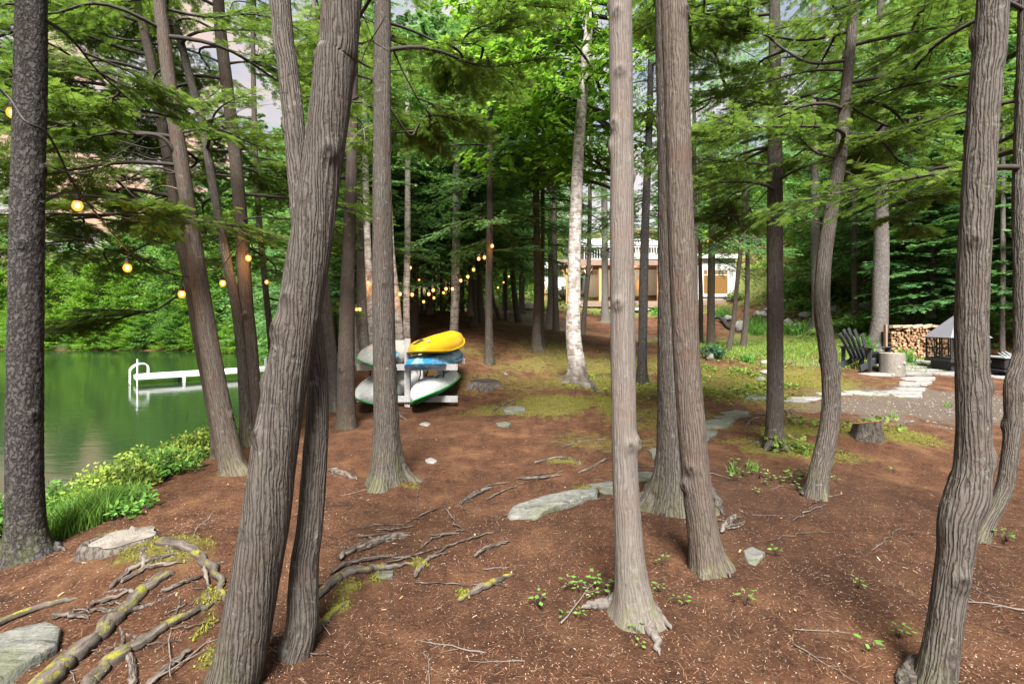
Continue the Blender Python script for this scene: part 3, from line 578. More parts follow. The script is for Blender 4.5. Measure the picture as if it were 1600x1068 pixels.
for i, (lab, pts, Y) in enumerate([
    ("dark trunk behind the log pile, left end", [(1422, 515, 16), (1422, 470, 14), (1422, 380, 13), (1422, 250, 11)], 17.5),
    ("thin dark trunk close beside the log pile's back trunk", [(1437, 515, 5), (1436, 450, 4), (1436, 380, 4)], 17.),
    ("pale specked trunk behind the black grill", [(1566, 562, 11), (1566, 500, 9), (1567, 400, 9), (1567, 260, 8)], 14.),
    ("dark trunk in the shade behind the chair, left of the grey pine", [(1337, 516, 12), (1336, 470, 11), (1335, 380, 10), (1335, 260, 9)], 19.),
    ("straight dark trunk left of the picture window", [(1111, 533, 14), (1111, 480, 12), (1112, 400, 11), (1114, 250, 9)], 17.),
    ("narrow dark trunk crossing the picture window's left edge", [(1095, 522, 8), (1095, 460, 7), (1094, 400, 6), (1094, 250, 6)], 19.),
    ("slim sapling leaning right in front of the cottage corner", [(1138, 548, 10), (1145, 510, 8), (1151, 450, 7), (1158, 380, 7), (1163, 260, 5)], 15.),
    ("slim sapling leaning right, just beyond the cottage corner", [(1161, 534, 11), (1166, 490, 8), (1168, 420, 7), (1168, 300, 6)], 16.),
    ("dark trunk hugging the right flank of the twin cedars", [(1086, 560, 10), (1086, 450, 9), (1085, 300, 8)], 12.),
    ("dark trunk with spreading roots just left of the pale centre cedar", [(946, 496, 16), (945, 470, 11), (945, 400, 10), (944, 280, 9)], 27.),
    ("thin leaning trunk right of the white birch", [(910, 515, 9), (915, 470, 7), (920, 410, 7), (922, 280, 6)], 20.),
    ("dark trunk left of the white birch, thicker of the pair", [(860, 500, 18), (861, 470, 11), (862, 400, 11), (862, 260, 10)], 22.),
    ("dark trunk left of the white birch, thinner of the pair", [(869, 518, 11), (868, 470, 9), (867, 400, 8), (866, 260, 7)], 19.),
    ("brown trunk with a curved foot at the far end of the path", [(812, 505, 13), (806, 480, 9), (801, 430, 8), (797, 380, 8), (795, 260, 7)], 22.),
    ("thin trunk at the far bend of the path", [(789, 484, 9), (789, 430, 7), (789, 380, 7), (788, 260, 6)], 28.),
    ("leaning broken pole beside the lit brown cedar", [(782, 506, 7), (776, 485, 6), (770, 465, 5)], 20.),
    ("dark double trunk behind the lit brown cedar, left stem", [(741, 523, 14), (741, 480, 10), (741, 420, 9), (742, 260, 8)], 16.),
    ("dark double trunk behind the lit brown cedar, right stem", [(753, 520, 14), (751, 480, 10), (749, 420, 9), (748, 260, 8)], 17.),
    ("grey trunk in the shade right of the tall birch", [(722, 494, 8), (722, 450, 7), (721, 380, 6), (721, 260, 6)], 24.),
    ("brown trunk behind the rack, just right of the slim birch", [(648, 530, 14), (648, 470, 12), (648, 380, 11), (648, 250, 10)], 15.),
    ("stout grey trunk behind the upper white kayak", [(571, 560, 26), (567, 520, 20), (566, 450, 17), (565, 300, 14)], 12.5),
    ("brown leaning trunk in the shade left of the stout grey trunk", [(558, 572, 22), (553, 530, 13), (549, 470, 11), (548, 380, 10)], 12.),
    ("thin specked trunk in the dark wood, left of its row", [(659, 517, 5), (659, 460, 4), (659, 380, 4)], 19.),
    ("thin trunk in the dark wood, second of its row", [(669, 516, 6), (668, 460, 5), (668, 380, 5)], 20.),
    ("thin trunk in the dark wood, third of its row", [(680, 508, 4), (679, 460, 3.5), (679, 380, 3.5)], 22.),
    ("thin trunk in the dark wood, fourth of its row", [(689, 522, 4), (689, 460, 3.5), (688, 300, 3)], 18.),
    ("thin pale trunk in the dark wood, right of its row", [(693, 499, 7), (691, 450, 5), (690, 380, 5)], 24.),
    ("thin upright trunk behind the tall birch", [(728, 517, 5), (732, 480, 4), (735, 430, 4)], 17.)]):
    tree(f'd{i}', "slim_tree", lab, pts, 'pine' if 'pale' in lab or 'specked' in lab or 'stout' in lab else 'dark', Y, top=9 if Y < 20 else 13, group=DG, around=22, knots=0, ridge=.03, lump=.04, flare=(.28, .10, 5))
# ------------------------------------------------------------------ foliage
def kite(a, l, w, x0=0.0, y0=0.0, dz=0.0):
    c, s = math.cos(a), math.sin(a)
    f = lambda u, v, z: (x0 + c * u - s * v, y0 + s * u + c * v, z)
    return [f(0, 0, 0), f(l * .45, -w / 2, dz), f(l, 0, dz * 1.6), f(l * .45, w / 2, dz)]
SPRAY = {
    'cedar': np.array([kite(0, 1, .13), kite(.55, .66, .12, .08, .01), kite(-.55, .66, .12, .08, -.01), kite(.6, .50, .11, .34, .01), kite(-.6, .50, .11, .34, -.01), kite(.55, .32, .10, .6, .01), kite(-.55, .32, .10, .6, -.01)]),
    'hemlock': np.array([kite(0, 1, .15)] + [kite(s * .75, l, .15, x, 0) for x, l in ((.08, .42), (.34, .40), (.6, .28)) for s in (1, -1)]),
    'far': np.array([kite(0, 1, .34), kite(.6, .66, .28, .2, 0, -.02), kite(-.6, .66, .28, .2, 0, -.02)]),
    'mid': np.array([kite(0, 1, .24), kite(.6, .6, .22, .12, 0), kite(-.6, .6, .22, .12, 0), kite(.5, .4, .2, .5, 0)]),
    'maple': np.array([kite(0, 1, .5, 0, 0, -.05), kite(.75, .72, .42, .05, 0, -.08), kite(-.75, .72, .42, .05, 0, -.08)]),
    'broad': np.array([kite(0, 1, .55, 0, 0, -.08)]),
}
def place_sprays(shape, P, D, N, L, tint):
    """P origins, D directions, N normals (n,3), L lengths -> verts, tint per vertex"""
    T = SPRAY[shape].reshape(-1, 3); B = np.cross(N, D); B /= np.linalg.norm(B, axis=1)[:, None] + 1e-9; N = np.cross(D, B)
    V = P[:, None] + L[:, None, None] * (T[None, :, :1] * D[:, None] + T[None, :, 1:2] * B[:, None] + T[None, :, 2:] * N[:, None])
    return V.reshape(-1, 3), np.repeat(tint, len(T))
STYLE = {  # shape, spray length, spacing, twig angle, droop, twig fraction, normal jitter, start of leaves
    'cedar': dict(shape='cedar', sl=.13, gap=.030, ang=.85, droop=.14, tw=.42, nj=.45, t0=.2, ntw=30),
    'hemlock': dict(shape='hemlock', sl=.17, gap=.058, ang=.95, droop=.20, tw=.45, nj=.28, t0=.12, ntw=30),
    'maple': dict(shape='maple', sl=.115, gap=.05, ang=.9, droop=.05, tw=.5, nj=.55, t0=.22, ntw=26),
    'broad': dict(shape='maple', sl=.16, gap=.085, ang=.95, droop=.06, tw=.5, nj=.6, t0=.1, ntw=22),
    'midhem': dict(shape='mid', sl=.27, gap=.092, ang=.95, droop=.20, tw=.46, nj=.3, t0=.08, ntw=26),
    'farhem': dict(shape='far', sl=.38, gap=.125, ang=.95, droop=.20, tw=.46, nj=.4, t0=.06, ntw=22),
    'farbroad': dict(shape='far', sl=.36, gap=.125, ang=.95, droop=.05, tw=.58, nj=.8, t0=.05, ntw=20),
}
def bough(style, L, rg, wood=True):
    S = STYLE[style]
    t = np.linspace(0, 1, 14); k1, k2 = rg.normal(0, .06), rg.normal(0, .05)
    ax = np.stack([L * t, L * (k1 * np.sin(t * 3) + k2 * np.sin(t * 7)), L * (.10 * t - S['droop'] * t ** 2 * rg.uniform(.7, 1.2))], 1)
    Wv, Wf, n = [], [], 0
    def add_wood(P, r0, r1, k=4):
        nonlocal n
        v, f = tube_np(P, np.linspace(r0, r1, len(P)), k); Wv.append(v); Wf.append(f + n); n += len(v)
    if wood: add_wood(ax, .011 * L + .005, .003, 5)
    Ps, Ds, Ns, Ls, Ts = [], [], [], [], []
    ntw = max(6, int(S['ntw'] * min(1.25, max(.7, L / 2))))
    for i in range(ntw + 1):
        u = S['t0'] + (1 - S['t0']) * (i / ntw) ** .9 if i < ntw else 1.0
        if rg.random() < .1: continue
        side = 1 if i % 2 else -1
        p = np.array([np.interp(u, t, ax[:, k]) for k in range(3)])
        tl = L * S['tw'] * (1.02 - u) ** .65 * rg.uniform(.55, 1.1) + .12
        a = side * S['ang'] * rg.uniform(.75, 1.1) if i < ntw else 0
        m = 6; w = np.linspace(0, 1, m); aa = a * (1 - .35 * w)
        d = np.stack([np.cos(aa), np.sin(aa), rg.normal(-.05, .14) - S['droop'] * 1.1 * w], 1); d /= np.linalg.norm(d, axis=1)[:, None]
        tw = p + np.concatenate([[np.zeros(3)], np.cumsum(d[:-1] * tl / (m - 1), axis=0)])
        if wood: add_wood(tw, .005, .0015, 3)
        ns = max(3, int(tl / S['gap'])); q = np.linspace(.08, 1, ns); sp = np.stack([np.interp(q, w, tw[:, k]) for k in range(3)], 1)
        sd = np.stack([np.interp(q, w, d[:, k]) for k in range(3)], 1)
        sa = np.where(np.arange(ns) % 2, 1, -1) * rg.uniform(.45, .95, ns); sa[-1] = 0
        c, s = np.cos(sa), np.sin(sa)
        sd = np.stack([sd[:, 0] * c - sd[:, 1] * s, sd[:, 0] * s + sd[:, 1] * c, sd[:, 2] + rg.normal(-.06, .16, ns)], 1); sd /= np.linalg.norm(sd, axis=1)[:, None]
        nn = np.stack([rg.normal(0, S['nj'], ns), rg.normal(0, S['nj'], ns), np.ones(ns)], 1); nn /= np.linalg.norm(nn, axis=1)[:, None]
        if style in ('maple', 'broad', 'farbroad'): sp = sp + rg.normal(0, .035 * L / 2, (ns, 3)); sd[:, 2] -= .25; sd /= np.linalg.norm(sd, axis=1)[:, None]
        Ps.append(sp); Ds.append(sd); Ns.append(nn); Ls.append(S['sl'] * rg.uniform(.6, 1.15, ns) * (1 - .35 * q * (style != 'maple')))
        Ts.append(np.clip(rg.normal(.42, .13) + rg.normal(0, .12, ns) + .28 * (q > .75), 0, 1))
    V, T = place_sprays(S['shape'], np.vstack(Ps), np.vstack(Ds), np.vstack(Ns), np.concatenate(Ls), np.concatenate(Ts))
    return (np.vstack(Wv), np.vstack(Wf)) if wood else None, (V, T)
NEAR = {}
def near_template(style, leaf, n=5, L=2.0):
    out = []
    for i in range(n):
        rg = np.random.default_rng(100 + i + 31 * len(NEAR)); w, (V, T) = bough(style, L, rg)
        wm = mesh_np("branch", w[0], w[1], [TWIG]); lm = mesh_np("foliage", V, np.arange(len(V)).reshape(-1, 4), [LEAF[leaf]], attrs={'tint': ('FLOAT', T)}, smooth=False)
        out.append((wm, lm))
    NEAR[leaf] = out
for st in ('cedar', 'hemlock', 'maple', 'broad'): near_template(st, st)
def hang(key, z, az, length, style='cedar', pitch=0.0, tpl=None, leaf=True):
    T = TREES[key]; p, r = trunk_at(key, z); i = RNG.integers(len(NEAR[style])) if tpl is None else tpl
    wm, lm = NEAR[style][i]; a = math.radians(az)
    o = link("branch", wm, T['obj'], p - T['base'], (RNG.normal(0, .12), -math.radians(pitch), a), length / 2.0)
    if leaf: link("foliage", lm, o)
    return o
def crown_boughs(key, z0, z1, n, lmin, lmax, style='cedar', az=None, pitch=(-12, 14), spread=None):
    """n boughs spiralling up between heights z0 and z1; az optional list of preferred bearings"""
    for i in range(n):
        z = z0 + (z1 - z0) * (i + RNG.random()) / n
        a = (i * 137.5 + RNG.uniform(-25, 25)) if az is None else RNG.choice(az) + RNG.uniform(-28, 28)
        hang(key, z, a, RNG.uniform(lmin, lmax), style, RNG.uniform(*pitch))
def limb(key, pts, dy, r0, n=7, style='cedar', bl=(.9, 1.6), leafy=True, t0=.35):
    """a long bare limb: pts in the photograph from the trunk outwards; dy = depth change at its end. Side boughs grow from it."""
    T = TREES[key]; Y = T['Y']; m = len(pts)
    P = np.array([W(a, b, Y + dy * i / (m - 1)) for i, (a, b) in enumerate(pts)]); S = spline(P, 26)
    S += .02 * np.stack([noise3(S[:, 0] * 3, S[:, 2] * 3, k * 7.7) for k in range(3)], 1)
    v, f = tube_np(S - S[0], np.linspace(r0, r0 * .22, len(S)), 6)
    o = link("branch", mesh_np("branch", v, f, [TWIG]), T['obj'], S[0] - T['base'])
    if not leafy: return
    Vs, Ts, Wv, Wf, nw = [], [], [], [], 0
    for i in range(n):
        u = t0 + (1 - t0) * (i + .6) / n; q = np.array([np.interp(u, np.linspace(0, 1, len(S)), S[:, k]) for k in range(3)]) - S[0]
        d = S[min(len(S) - 1, int(u * 25) + 1)] - S[max(0, int(u * 25) - 1)]; az = math.atan2(d[1], d[0]) + (0 if i == n - 1 else RNG.choice([-1, 1]) * RNG.uniform(.5, 1.3))
        (w, wf), (V, Tn) = bough(style, RNG.uniform(*bl), np.random.default_rng(int(RNG.integers(1e6))))
        M = np.array(Matrix.Rotation(az, 3, 'Z') @ Matrix.Rotation(RNG.uniform(-.15, .3), 3, 'Y') @ Matrix.Rotation(RNG.normal(0, .2), 3, 'X'))
        Vs.append(V @ M.T + q); Ts.append(Tn); Wv.append(w @ M.T + q); Wf.append(wf + nw); nw += len(w)
    V = np.vstack(Vs); lf = 'cedar' if style == 'cedar' else style
    fo = link("foliage", mesh_np("foliage", V, np.arange(len(V)).reshape(-1, 4), [LEAF[lf]], attrs={'tint': ('FLOAT', np.concatenate(Ts))}, smooth=False), o)
    link("twig", mesh_np("twig", np.vstack(Wv), np.vstack(Wf), [TWIG]), o)
def dead(key, pts, dy=0.0, r0=.008, mat=None):
    T = TREES[key]; Y = T['Y']; m = len(pts)
    S = spline(np.array([W(a, b, Y + dy * i / (m - 1)) for i, (a, b) in enumerate(pts)]), 18); S += .012 * np.stack([noise3(S[:, 0] * 5, S[:, 2] * 5, k * 7.7) for k in range(3)], 1)
    mb = MB(); mb.tube(S - S[0], np.linspace(r0, r0 * .25, len(S)), 5)
    for j in range(5):
        i = RNG.integers(5, 17); d = (S[i] - S[i - 1]); d /= np.linalg.norm(d); e = np.array([d[0] * .6 + RNG.normal(0, .5), RNG.normal(0, .6), d[2] * .6 + RNG.normal(0, .5)]); l = RNG.uniform(.12, .4)
        mb.tube([S[i] - S[0], S[i] - S[0] + e * l * .5 + RNG.normal(0, .01, 3), S[i] - S[0] + e * l], [r0 * .4, r0 * .3, r0 * .15], 4)
    mb.build("dead_branch", mat or TWIG, T['obj'], True, loc=S[0] - T['base'])

# ---- far crowns, shared by the trees of the surrounding wood
CROWN = {}
def crown_mesh(kind, seed, H, R, z0, nb, style, leaf):
    rg = np.random.default_rng(seed); tpl = [bough(style, 2.2, rg) for _ in range(5)]; Vs, Ts, Wv, Wf, nw = [], [], [], [], 0
    for i in range(nb):
        f = (i + rg.random()) / nb
        if kind == 'conifer':
            z = z0 + (H - z0) * f ** 1.05; L = R * (1.03 - f) ** .75 * rg.uniform(.6, 1.1) + .25; pit = rg.uniform(-.22, .12) + .45 * f ** 2
        else:
            z = z0 + (H - z0) * f; L = R * (math.sin(math.pi * min(1, .22 + .74 * f)) ** .7) * rg.uniform(.55, 1.1) + .4; pit = rg.uniform(-.25, .5) + .5 * f
        az = i * 2.39996 + rg.uniform(-.5, .5)
        M = np.array(Matrix.Rotation(az, 3, 'Z') @ Matrix.Rotation(-pit, 3, 'Y') @ Matrix.Rotation(rg.normal(0, .25), 3, 'X')) * (L / 2.2)
        (w, wf), (V, T) = tpl[i % 5]; o = np.array([0, 0, z])
        # leaves keep their size: scale the layout, not so much the leaf
        Q = V.reshape(-1, len(SPRAY[STYLE[style]['shape']]) * 4, 3); c = Q[:, :1]; V2 = (c * 1.0 + (Q - c) / max(.45, min(1.6, L / 2.2)) ** .8).reshape(-1, 3)
        Vs.append(V2 @ M.T + o); Ts.append(np.clip(T + rg.normal(0, .10), 0, 1)); w = w[:14 * 5]; wf = wf[:13 * 5]
        Wv.append(w @ M.T + o); Wf.append(wf + nw); nw += len(w)
    V = np.vstack(Vs); Fl = np.arange(len(V)).reshape(-1, 4); Wd = np.vstack(Wv); Ff = np.vstack(Wf) + len(V)
    T = np.concatenate(Ts + [np.zeros(len(Wd))])
    return mesh_np("crown", np.vstack([V, Wd]), np.vstack([Fl, Ff]), [LEAF[leaf], TWIG], mat_idx=np.concatenate([np.zeros(len(Fl)), np.ones(len(Ff))]), attrs={'tint': ('FLOAT', T)}, smooth=False)
for i in range(3): CROWN['hemlock', i] = crown_mesh('conifer', 10 + i, 15, 3.1, 2.2, 92, 'midhem', 'hemlock')
for i in range(2): CROWN['fir', i] = crown_mesh('conifer', 20 + i, 13, 2.9, .5, 100, 'farhem', 'hemlock')
for i in range(2): CROWN['cedar', i] = crown_mesh('conifer', 30 + i, 14, 2.6, 3.2, 80, 'midhem', 'cedar')
for i in range(3): CROWN['maple', i] = crown_mesh('broad', 40 + i, 12, 3.6, 1.6, 84, 'farbroad', 'broad')
for i in range(2): CROWN['lime', i] = crown_mesh('broad', 50 + i, 11, 3.6, .3, 84, 'farbroad', 'maple')
TRK = {}
G1, G2, G3, G4, G5 = "trees of the dark wood behind the kayak rack", "trees round the middle of the clearing", "trees of the far shore", "trees of the wood on the right", "trees on the slope beyond the cottage"
G6 = "young hemlocks of the understory"
def far_trunk(bark, i):
    if (bark, i) not in TRK:
        rg = np.random.default_rng(i + 5); z = np.linspace(0, 14, 8); C = np.stack([rg.normal(0, .10, 8).cumsum() * .5, rg.normal(0, .10, 8).cumsum() * .5, z], 1); C[0, :2] = 0
        TRK[bark, i] = trunk_mesh("trunk", C, np.linspace(.17, .03, 8), bark, around=18, knots=0, seed=i, h_fine=5, lump=.05)
    return TRK[bark, i]
NFT = 0
LAND = [(40, "the bank spruce"), (250, "the slanting shore cedars"), (370, "the reddish shore cedar"), (500, "the twisted cedar"), (545, "the reddish birch"), (597, "the cedar before the rack"), (637, "the rack post"), (712, "the tall birch"), (765, "the lit brown cedar"),
        (838, "the mossy footed trunk"), (900, "the white birch"), (973, "the pale cedar"), (1060, "the twin cedars"), (1150, "the leaning saplings"), (1210, "the pole like cedar"), (1290, "the wavy cedar"), (1376, "the grey pine"), (1440, "the log pile"), (1525, "the kinked cedar"), (1595, "the right edge cedar")]
USED = {}
WORDS = ["", ", farther back", ", third deep", ", fourth deep", ", fifth deep", ", sixth deep"]
def auto_label(px, Y, kind, where):
    k = min(LAND, key=lambda a: abs(a[0] - px)); side = "just left of" if px < k[0] - 8 else "just right of" if px > k[0] + 8 else "straight behind"
    nm = {'hemlock': "drooping hemlock", 'fir': "dense dark fir", 'cedar': "feathery cedar", 'maple': "leafy broad tree", 'lime': "bright bushy tree"}[kind]
    key = (nm, where, side, k[1]); n = USED.get(key, 0); USED[key] = n + 1
    return f"{nm} {where} {side} {k[1]}{WORDS[n]}"
def far_tree(px, Y, kind, scale, label, group, sink=.1, bark='dark', sxy=1.0, cat="tree"):
    global NFT; NFT += 1; tw = .5 if group in (G1, G6) else .8
    x = (px - 800) / F * Y; p = np.array([x, Y, float(hgt(x, Y)) - sink])
    nm = {'hemlock': 'hemlock_tree', 'fir': 'fir_tree', 'cedar': 'cedar_tree', 'maple': 'broadleaf_tree', 'lime': 'broadleaf_tree'}[kind]
    wh = {G1: "in the dark wood", G2: "in the clearing", G3: "on the far shore", G4: "in the right wood", G5: "beyond the cottage", G6: "in the understory"}.get(group)
    t = thing(nm, auto_label(px, Y, kind, wh) if wh else label, cat, p, group, RNG.uniform(0, 6.28)); nv = sum(1 for k in CROWN if k[0] == kind)
    link("trunk", far_trunk(bark, NFT % 3), t, scale=(scale * sxy * tw, scale * sxy * tw, scale * .95))
    link("crown", CROWN[kind, NFT % nv], t, scale=(scale * sxy, scale * sxy, scale))
    return t
L1 = None
for px, Y, k, s in [(585, 17, 'hemlock', 1.0), (790, 21, 'hemlock', 1.1), (525, 18, 'hemlock', 1.),
                    (770, 30, 'hemlock', 1.3), (530, 25, 'hemlock', 1.2), (680, 35, 'hemlock', 1.4), (740, 38, 'lime', .8), (610, 36, 'hemlock', 1.4), (550, 36, 'maple', 1.2), (500, 30, 'fir', 1.3), (800, 44, 'lime', .8), (650, 44, 'maple', 1.3), (700, 46, 'lime', 1.1), (590, 46, 'maple', 1.3), (770, 48, 'maple', 1.2), (480, 24, 'hemlock', 1.1)]:
    far_tree(px, Y, k, s, L1, G1, sxy=.74 if k == 'hemlock' else 1.0)
L2 = None
for px, Y, k, s in [(815, 27, 'hemlock', 1.2)]: far_tree(px, Y, k, s, L2, G2)
L3 = None
for px, Y, k, s in [(-60, 50, 'maple', .75), (-10, 47, 'lime', .55), (30, 49, 'fir', .55), (75, 45, 'lime', .62), (115, 47, 'fir', .72), (150, 44, 'lime', .62), (185, 46, 'maple', .72), (215, 43.5, 'lime', .65), (245, 46, 'fir', .85), (275, 43, 'maple', .75), (300, 46, 'maple', .95),
                    (325, 43, 'lime', .75), (350, 46, 'fir', 1.15), (380, 42, 'maple', 1.0), (405, 45, 'fir', 1.3), (430, 41, 'maple', 1.0), (455, 44, 'fir', 1.4), (475, 38, 'maple', 1.1), (100, 53, 'maple', .85), (0, 56, 'maple', .8), (200, 53, 'fir', 1.0), (260, 54, 'maple', 1.1), (330, 54, 'fir', 1.4), (400, 54, 'fir', 1.6), (460, 55, 'fir', 1.7), (130, 43, 'lime', .42), (235, 42, 'lime', .4), (60, 44, 'fir', .4), (300, 41.5, 'lime', .42), (350, 41, 'lime', .42), (400, 40, 'lime', .42), (440, 38, 'lime', .45), (20, 44.5, 'lime', .3), (95, 43, 'lime', .3), (165, 42.3, 'maple', .3), (205, 41.8, 'lime', .28), (265, 41, 'maple', .32), (325, 39.8, 'lime', .3), (375, 38.6, 'lime', .3), (420, 36, 'maple', .32), (462, 33, 'lime', .34), (480, 30, 'lime', .32), (345, 40, 'maple', .3)]:
    far_tree(px, Y, k, s, L3, G3, sxy=1.15)
L4 = None
for px, Y, k, s in [(1420, 19, 'hemlock', .95), (1485, 18, 'hemlock', 1.0), (1550, 17.5, 'hemlock', 1.0), (1620, 16, 'hemlock', 1.0), (1355, 22, 'hemlock', 1.0), (1300, 26, 'maple', .95), (1450, 23, 'fir', 1.15), (1520, 23, 'fir', 1.2), (1590, 21, 'fir', 1.2), (1660, 19, 'fir', 1.2), (1395, 26, 'fir', 1.15), (1330, 30, 'maple', 1.0),
                    (1480, 30, 'maple', 1.3), (1560, 29, 'maple', 1.3), (1420, 33, 'fir', 1.3), (1650, 27, 'maple', 1.3), (1290, 38, 'maple', .9), (1350, 40, 'fir', .95), (1500, 38, 'fir', 1.4), (1600, 36, 'fir', 1.5), (1720, 24, 'fir', 1.2)]: far_tree(px, Y, k, s, L4, G4)
L5 = None
for px, Y, k, s in [(1075, 58, 'maple', .85), (1130, 56, 'fir', .75), (1180, 57, 'maple', .8), (1225, 50, 'maple', .85), (1265, 46, 'lime', .75), (1030, 60, 'fir', .8), (985, 62, 'fir', .7), (835, 55, 'lime', .9), (870, 60, 'maple', .9), (800, 54, 'maple', 1.1), (905, 62, 'fir', .75), (770, 58, 'fir', 1.4), (1210, 60, 'fir', 1.0), (1160, 66, 'maple', .9), (1055, 50, 'lime', .6), (1095, 49, 'lime', .55), (1140, 50, 'maple', .55), (1175, 49, 'lime', .5), (1205, 46, 'lime', .5), (1240, 40, 'lime', .5), (1265, 34, 'lime', .42), (1290, 36, 'maple', .6), (1110, 62, 'maple', 1.0), (820, 48, 'lime', .5), (850, 52, 'lime', .6)]: far_tree(px, Y, k, s, L5, G5)
# young bright hemlock by the log pile
far_tree(1455, 15.6, 'fir', .42, "young bright green fir with feathery boughs above the log pile", None, sink=-1.0, sxy=1.6)
far_tree(1600, 14.5, 'fir', .45, "young bright green fir at the right edge above the grill", None, sink=-.9, sxy=1.5)

for px, Y, k, s, dz in [(600, 14.5, 'hemlock', .62, 0), (672, 15.5, 'hemlock', .66, 0), (735, 15, 'hemlock', .62, 0), (555, 15, 'hemlock', .62, 0), (640, 18.5, 'hemlock', .72, 0), (705, 18, 'hemlock', .7, 0), (765, 20, 'hemlock', .72, 0), (500, 17, 'hemlock', .7, 0), (455, 20, 'hemlock', .7, 0)]:
    far_tree(px, Y, k, s, None, G6, sink=-.6, sxy=1.25)
def shore_row():
    P = np.array([(-9.4, 23), (-10.4, 26), (-13.2, 31.2), (-20, 37.3), (-27, 40.4), (-38, 41.5), (-52, 44.6), (-66, 48)]); S = spline(P, 62)
    for i, (x, y) in enumerate(S):
        if i % 8 == 3 and 20 < i < 50: continue
        t = thing("bank_shrub", "leafy shrub hanging over the water's edge of the far shore", "shrub", (x, y, max(WATER_Z - .1, float(hgt(x, y)) - .15)), "shrubs over the far water's edge", RNG.uniform(0, 6.28)); s = RNG.uniform(.17, .30)
        link("foliage", CROWN[('lime', 'maple', 'lime')[i % 3], i % 2], t, (0, 0, -.25), None, (s * 1.5, s * 1.5, s))
shore_row()
# ---- boughs of the trees in the clearing
def maple_tree():
    t = thing("maple_tree", "bright green maple spreading leafy limbs high above the clearing, behind the pale centre cedar", "tree", on_ground((973 - 800) / F * 12.5, 12.5))
    b = np.array(t.location); C = np.array([[0, 0, z] for z in (0, 3, 6, 9, 12)], float); C[:, 0] += [0, .02, 0, -.1, -.2]; R = np.array([.17, .15, .13, .10, .06])
    link("trunk", trunk_mesh("trunk", C, R, 'dark', around=36, seed=77), t); TREES['maple'] = dict(obj=t, C=C + b, R=R, Y=12.5, base=b)
    for i in range(34):
        z = RNG.uniform(4.6, 11.5); a = RNG.choice([180, 180, 200, 160, 225, 140, 250]) + RNG.uniform(-22, 22)
        hang('maple', z, a, RNG.uniform(2.6, 5.2), 'maple', RNG.uniform(-6, 22))
    for i in range(6): hang('maple', RNG.uniform(8, 12), RNG.uniform(0, 360), RNG.uniform(2, 3.2), 'maple', 10)
maple_tree()
# left cluster: long dark limbs over the water
limb('E1', [(297, 345), (250, 342), (190, 335), (140, 338), (80, 336)], .8, .022, 8, bl=(.7, 1.2))
limb('E1', [(285, 250), (250, 215), (190, 210), (130, 190), (70, 205)], -.5, .022, 8, bl=(.7, 1.3))
limb('E1', [(272, 180), (225, 180), (160, 150), (95, 112)], .6, .024, 7, bl=(.7, 1.3))
limb('E2', [(262, 215), (220, 212), (160, 205), (90, 202)], .8, .02, 7, bl=(.8, 1.3))
limb('E2', [(248, 165), (205, 160), (150, 120), (90, 70)], .5, .022, 7, bl=(.8, 1.3))
limb('E2', [(300, 445), (240, 485), (205, 490), (150, 520)], .5, .014, 6, bl=(.6, 1.0))
limb('F', [(280, 58), (230, 40), (160, 25), (95, -5)], .4, .02, 6, bl=(.8, 1.3))
limb('G', [(352, 110), (400, 98), (330, 85), (220, 70), (120, 20)][0:1] + [(330, 92), (250, 60), (150, 15)], .9, .02, 7, bl=(.9, 1.3))
limb('G', [(358, 100), (385, 97), (405, 98)], .2, .018, 3, bl=(.6, .9))
limb('F', [(335, 270), (350, 265), (395, 262), (440, 278)], .8, .012, 4, bl=(.7, 1.0))
limb('E1', [(288, 275), (240, 262), (180, 285), (120, 270), (85, 280)], .3, .014, 7, bl=(.6, 1.1))
limb('E2', [(286, 390), (240, 380), (190, 395), (130, 375), (90, 385)], .4, .013, 7, bl=(.6, 1.1))
limb('E2', [(270, 300), (225, 318), (170, 300), (110, 312)], .9, .012, 3, bl=(.5, .8))
limb('A', [(66, 320), (110, 300), (155, 330), (205, 345)], 1.2, .012, 4, bl=(.5, .8))
limb('A', [(70, 30), (110, 60), (160, 120), (235, 185)], 1.0, .014, 4, bl=(.5, .9))
for k, n, z0, z1 in (('E1', 16, 2.9, 6.2), ('E2', 22, 2.2, 6.6), ('F', 14, 2.8, 6.8), ('G', 22, 2.4, 6.8), ('G2', 20, 2.0, 8)): crown_boughs(k, z0, z1, n, .9, 2.0, az=[180, 170, 200, 90, 20, -20, 110, 150])
hang('A', 3.75, 215, .7, 'hemlock', -25); hang('A', 3.9, 240, .8, 'hemlock', -20); hang('A', 3.6, 160, .9, 'hemlock', -10)
for k, n in (('H', 12), ('I', 10)): crown_boughs(k, 3.0, 8., n + 8, .9, 2.0, 'cedar', az=[180, 90, 0, 130, 210])
limb('D', [(611, 38), (650, 52), (700, 68), (750, 72), (764, 98)], .8, .016, 6, bl=(.7, 1.3))
limb('D', [(608, 70), (640, 130), (660, 165), (686, 190), (688, 225)], .8, .010, 4, bl=(.5, .8))
limb('D', [(598, 160), (575, 165), (560, 150)], .4, .010, 3, bl=(.5, .8))
limb('D', [(607, 170), (640, 210), (625, 235), (600, 200)][0:2] + [(655, 190), (680, 160)], .7, .010, 4, bl=(.5, .9))
crown_boughs('D', 4.1, 6.5, 10, 1., 2.0, az=[90, 45, 0, 180, 120])
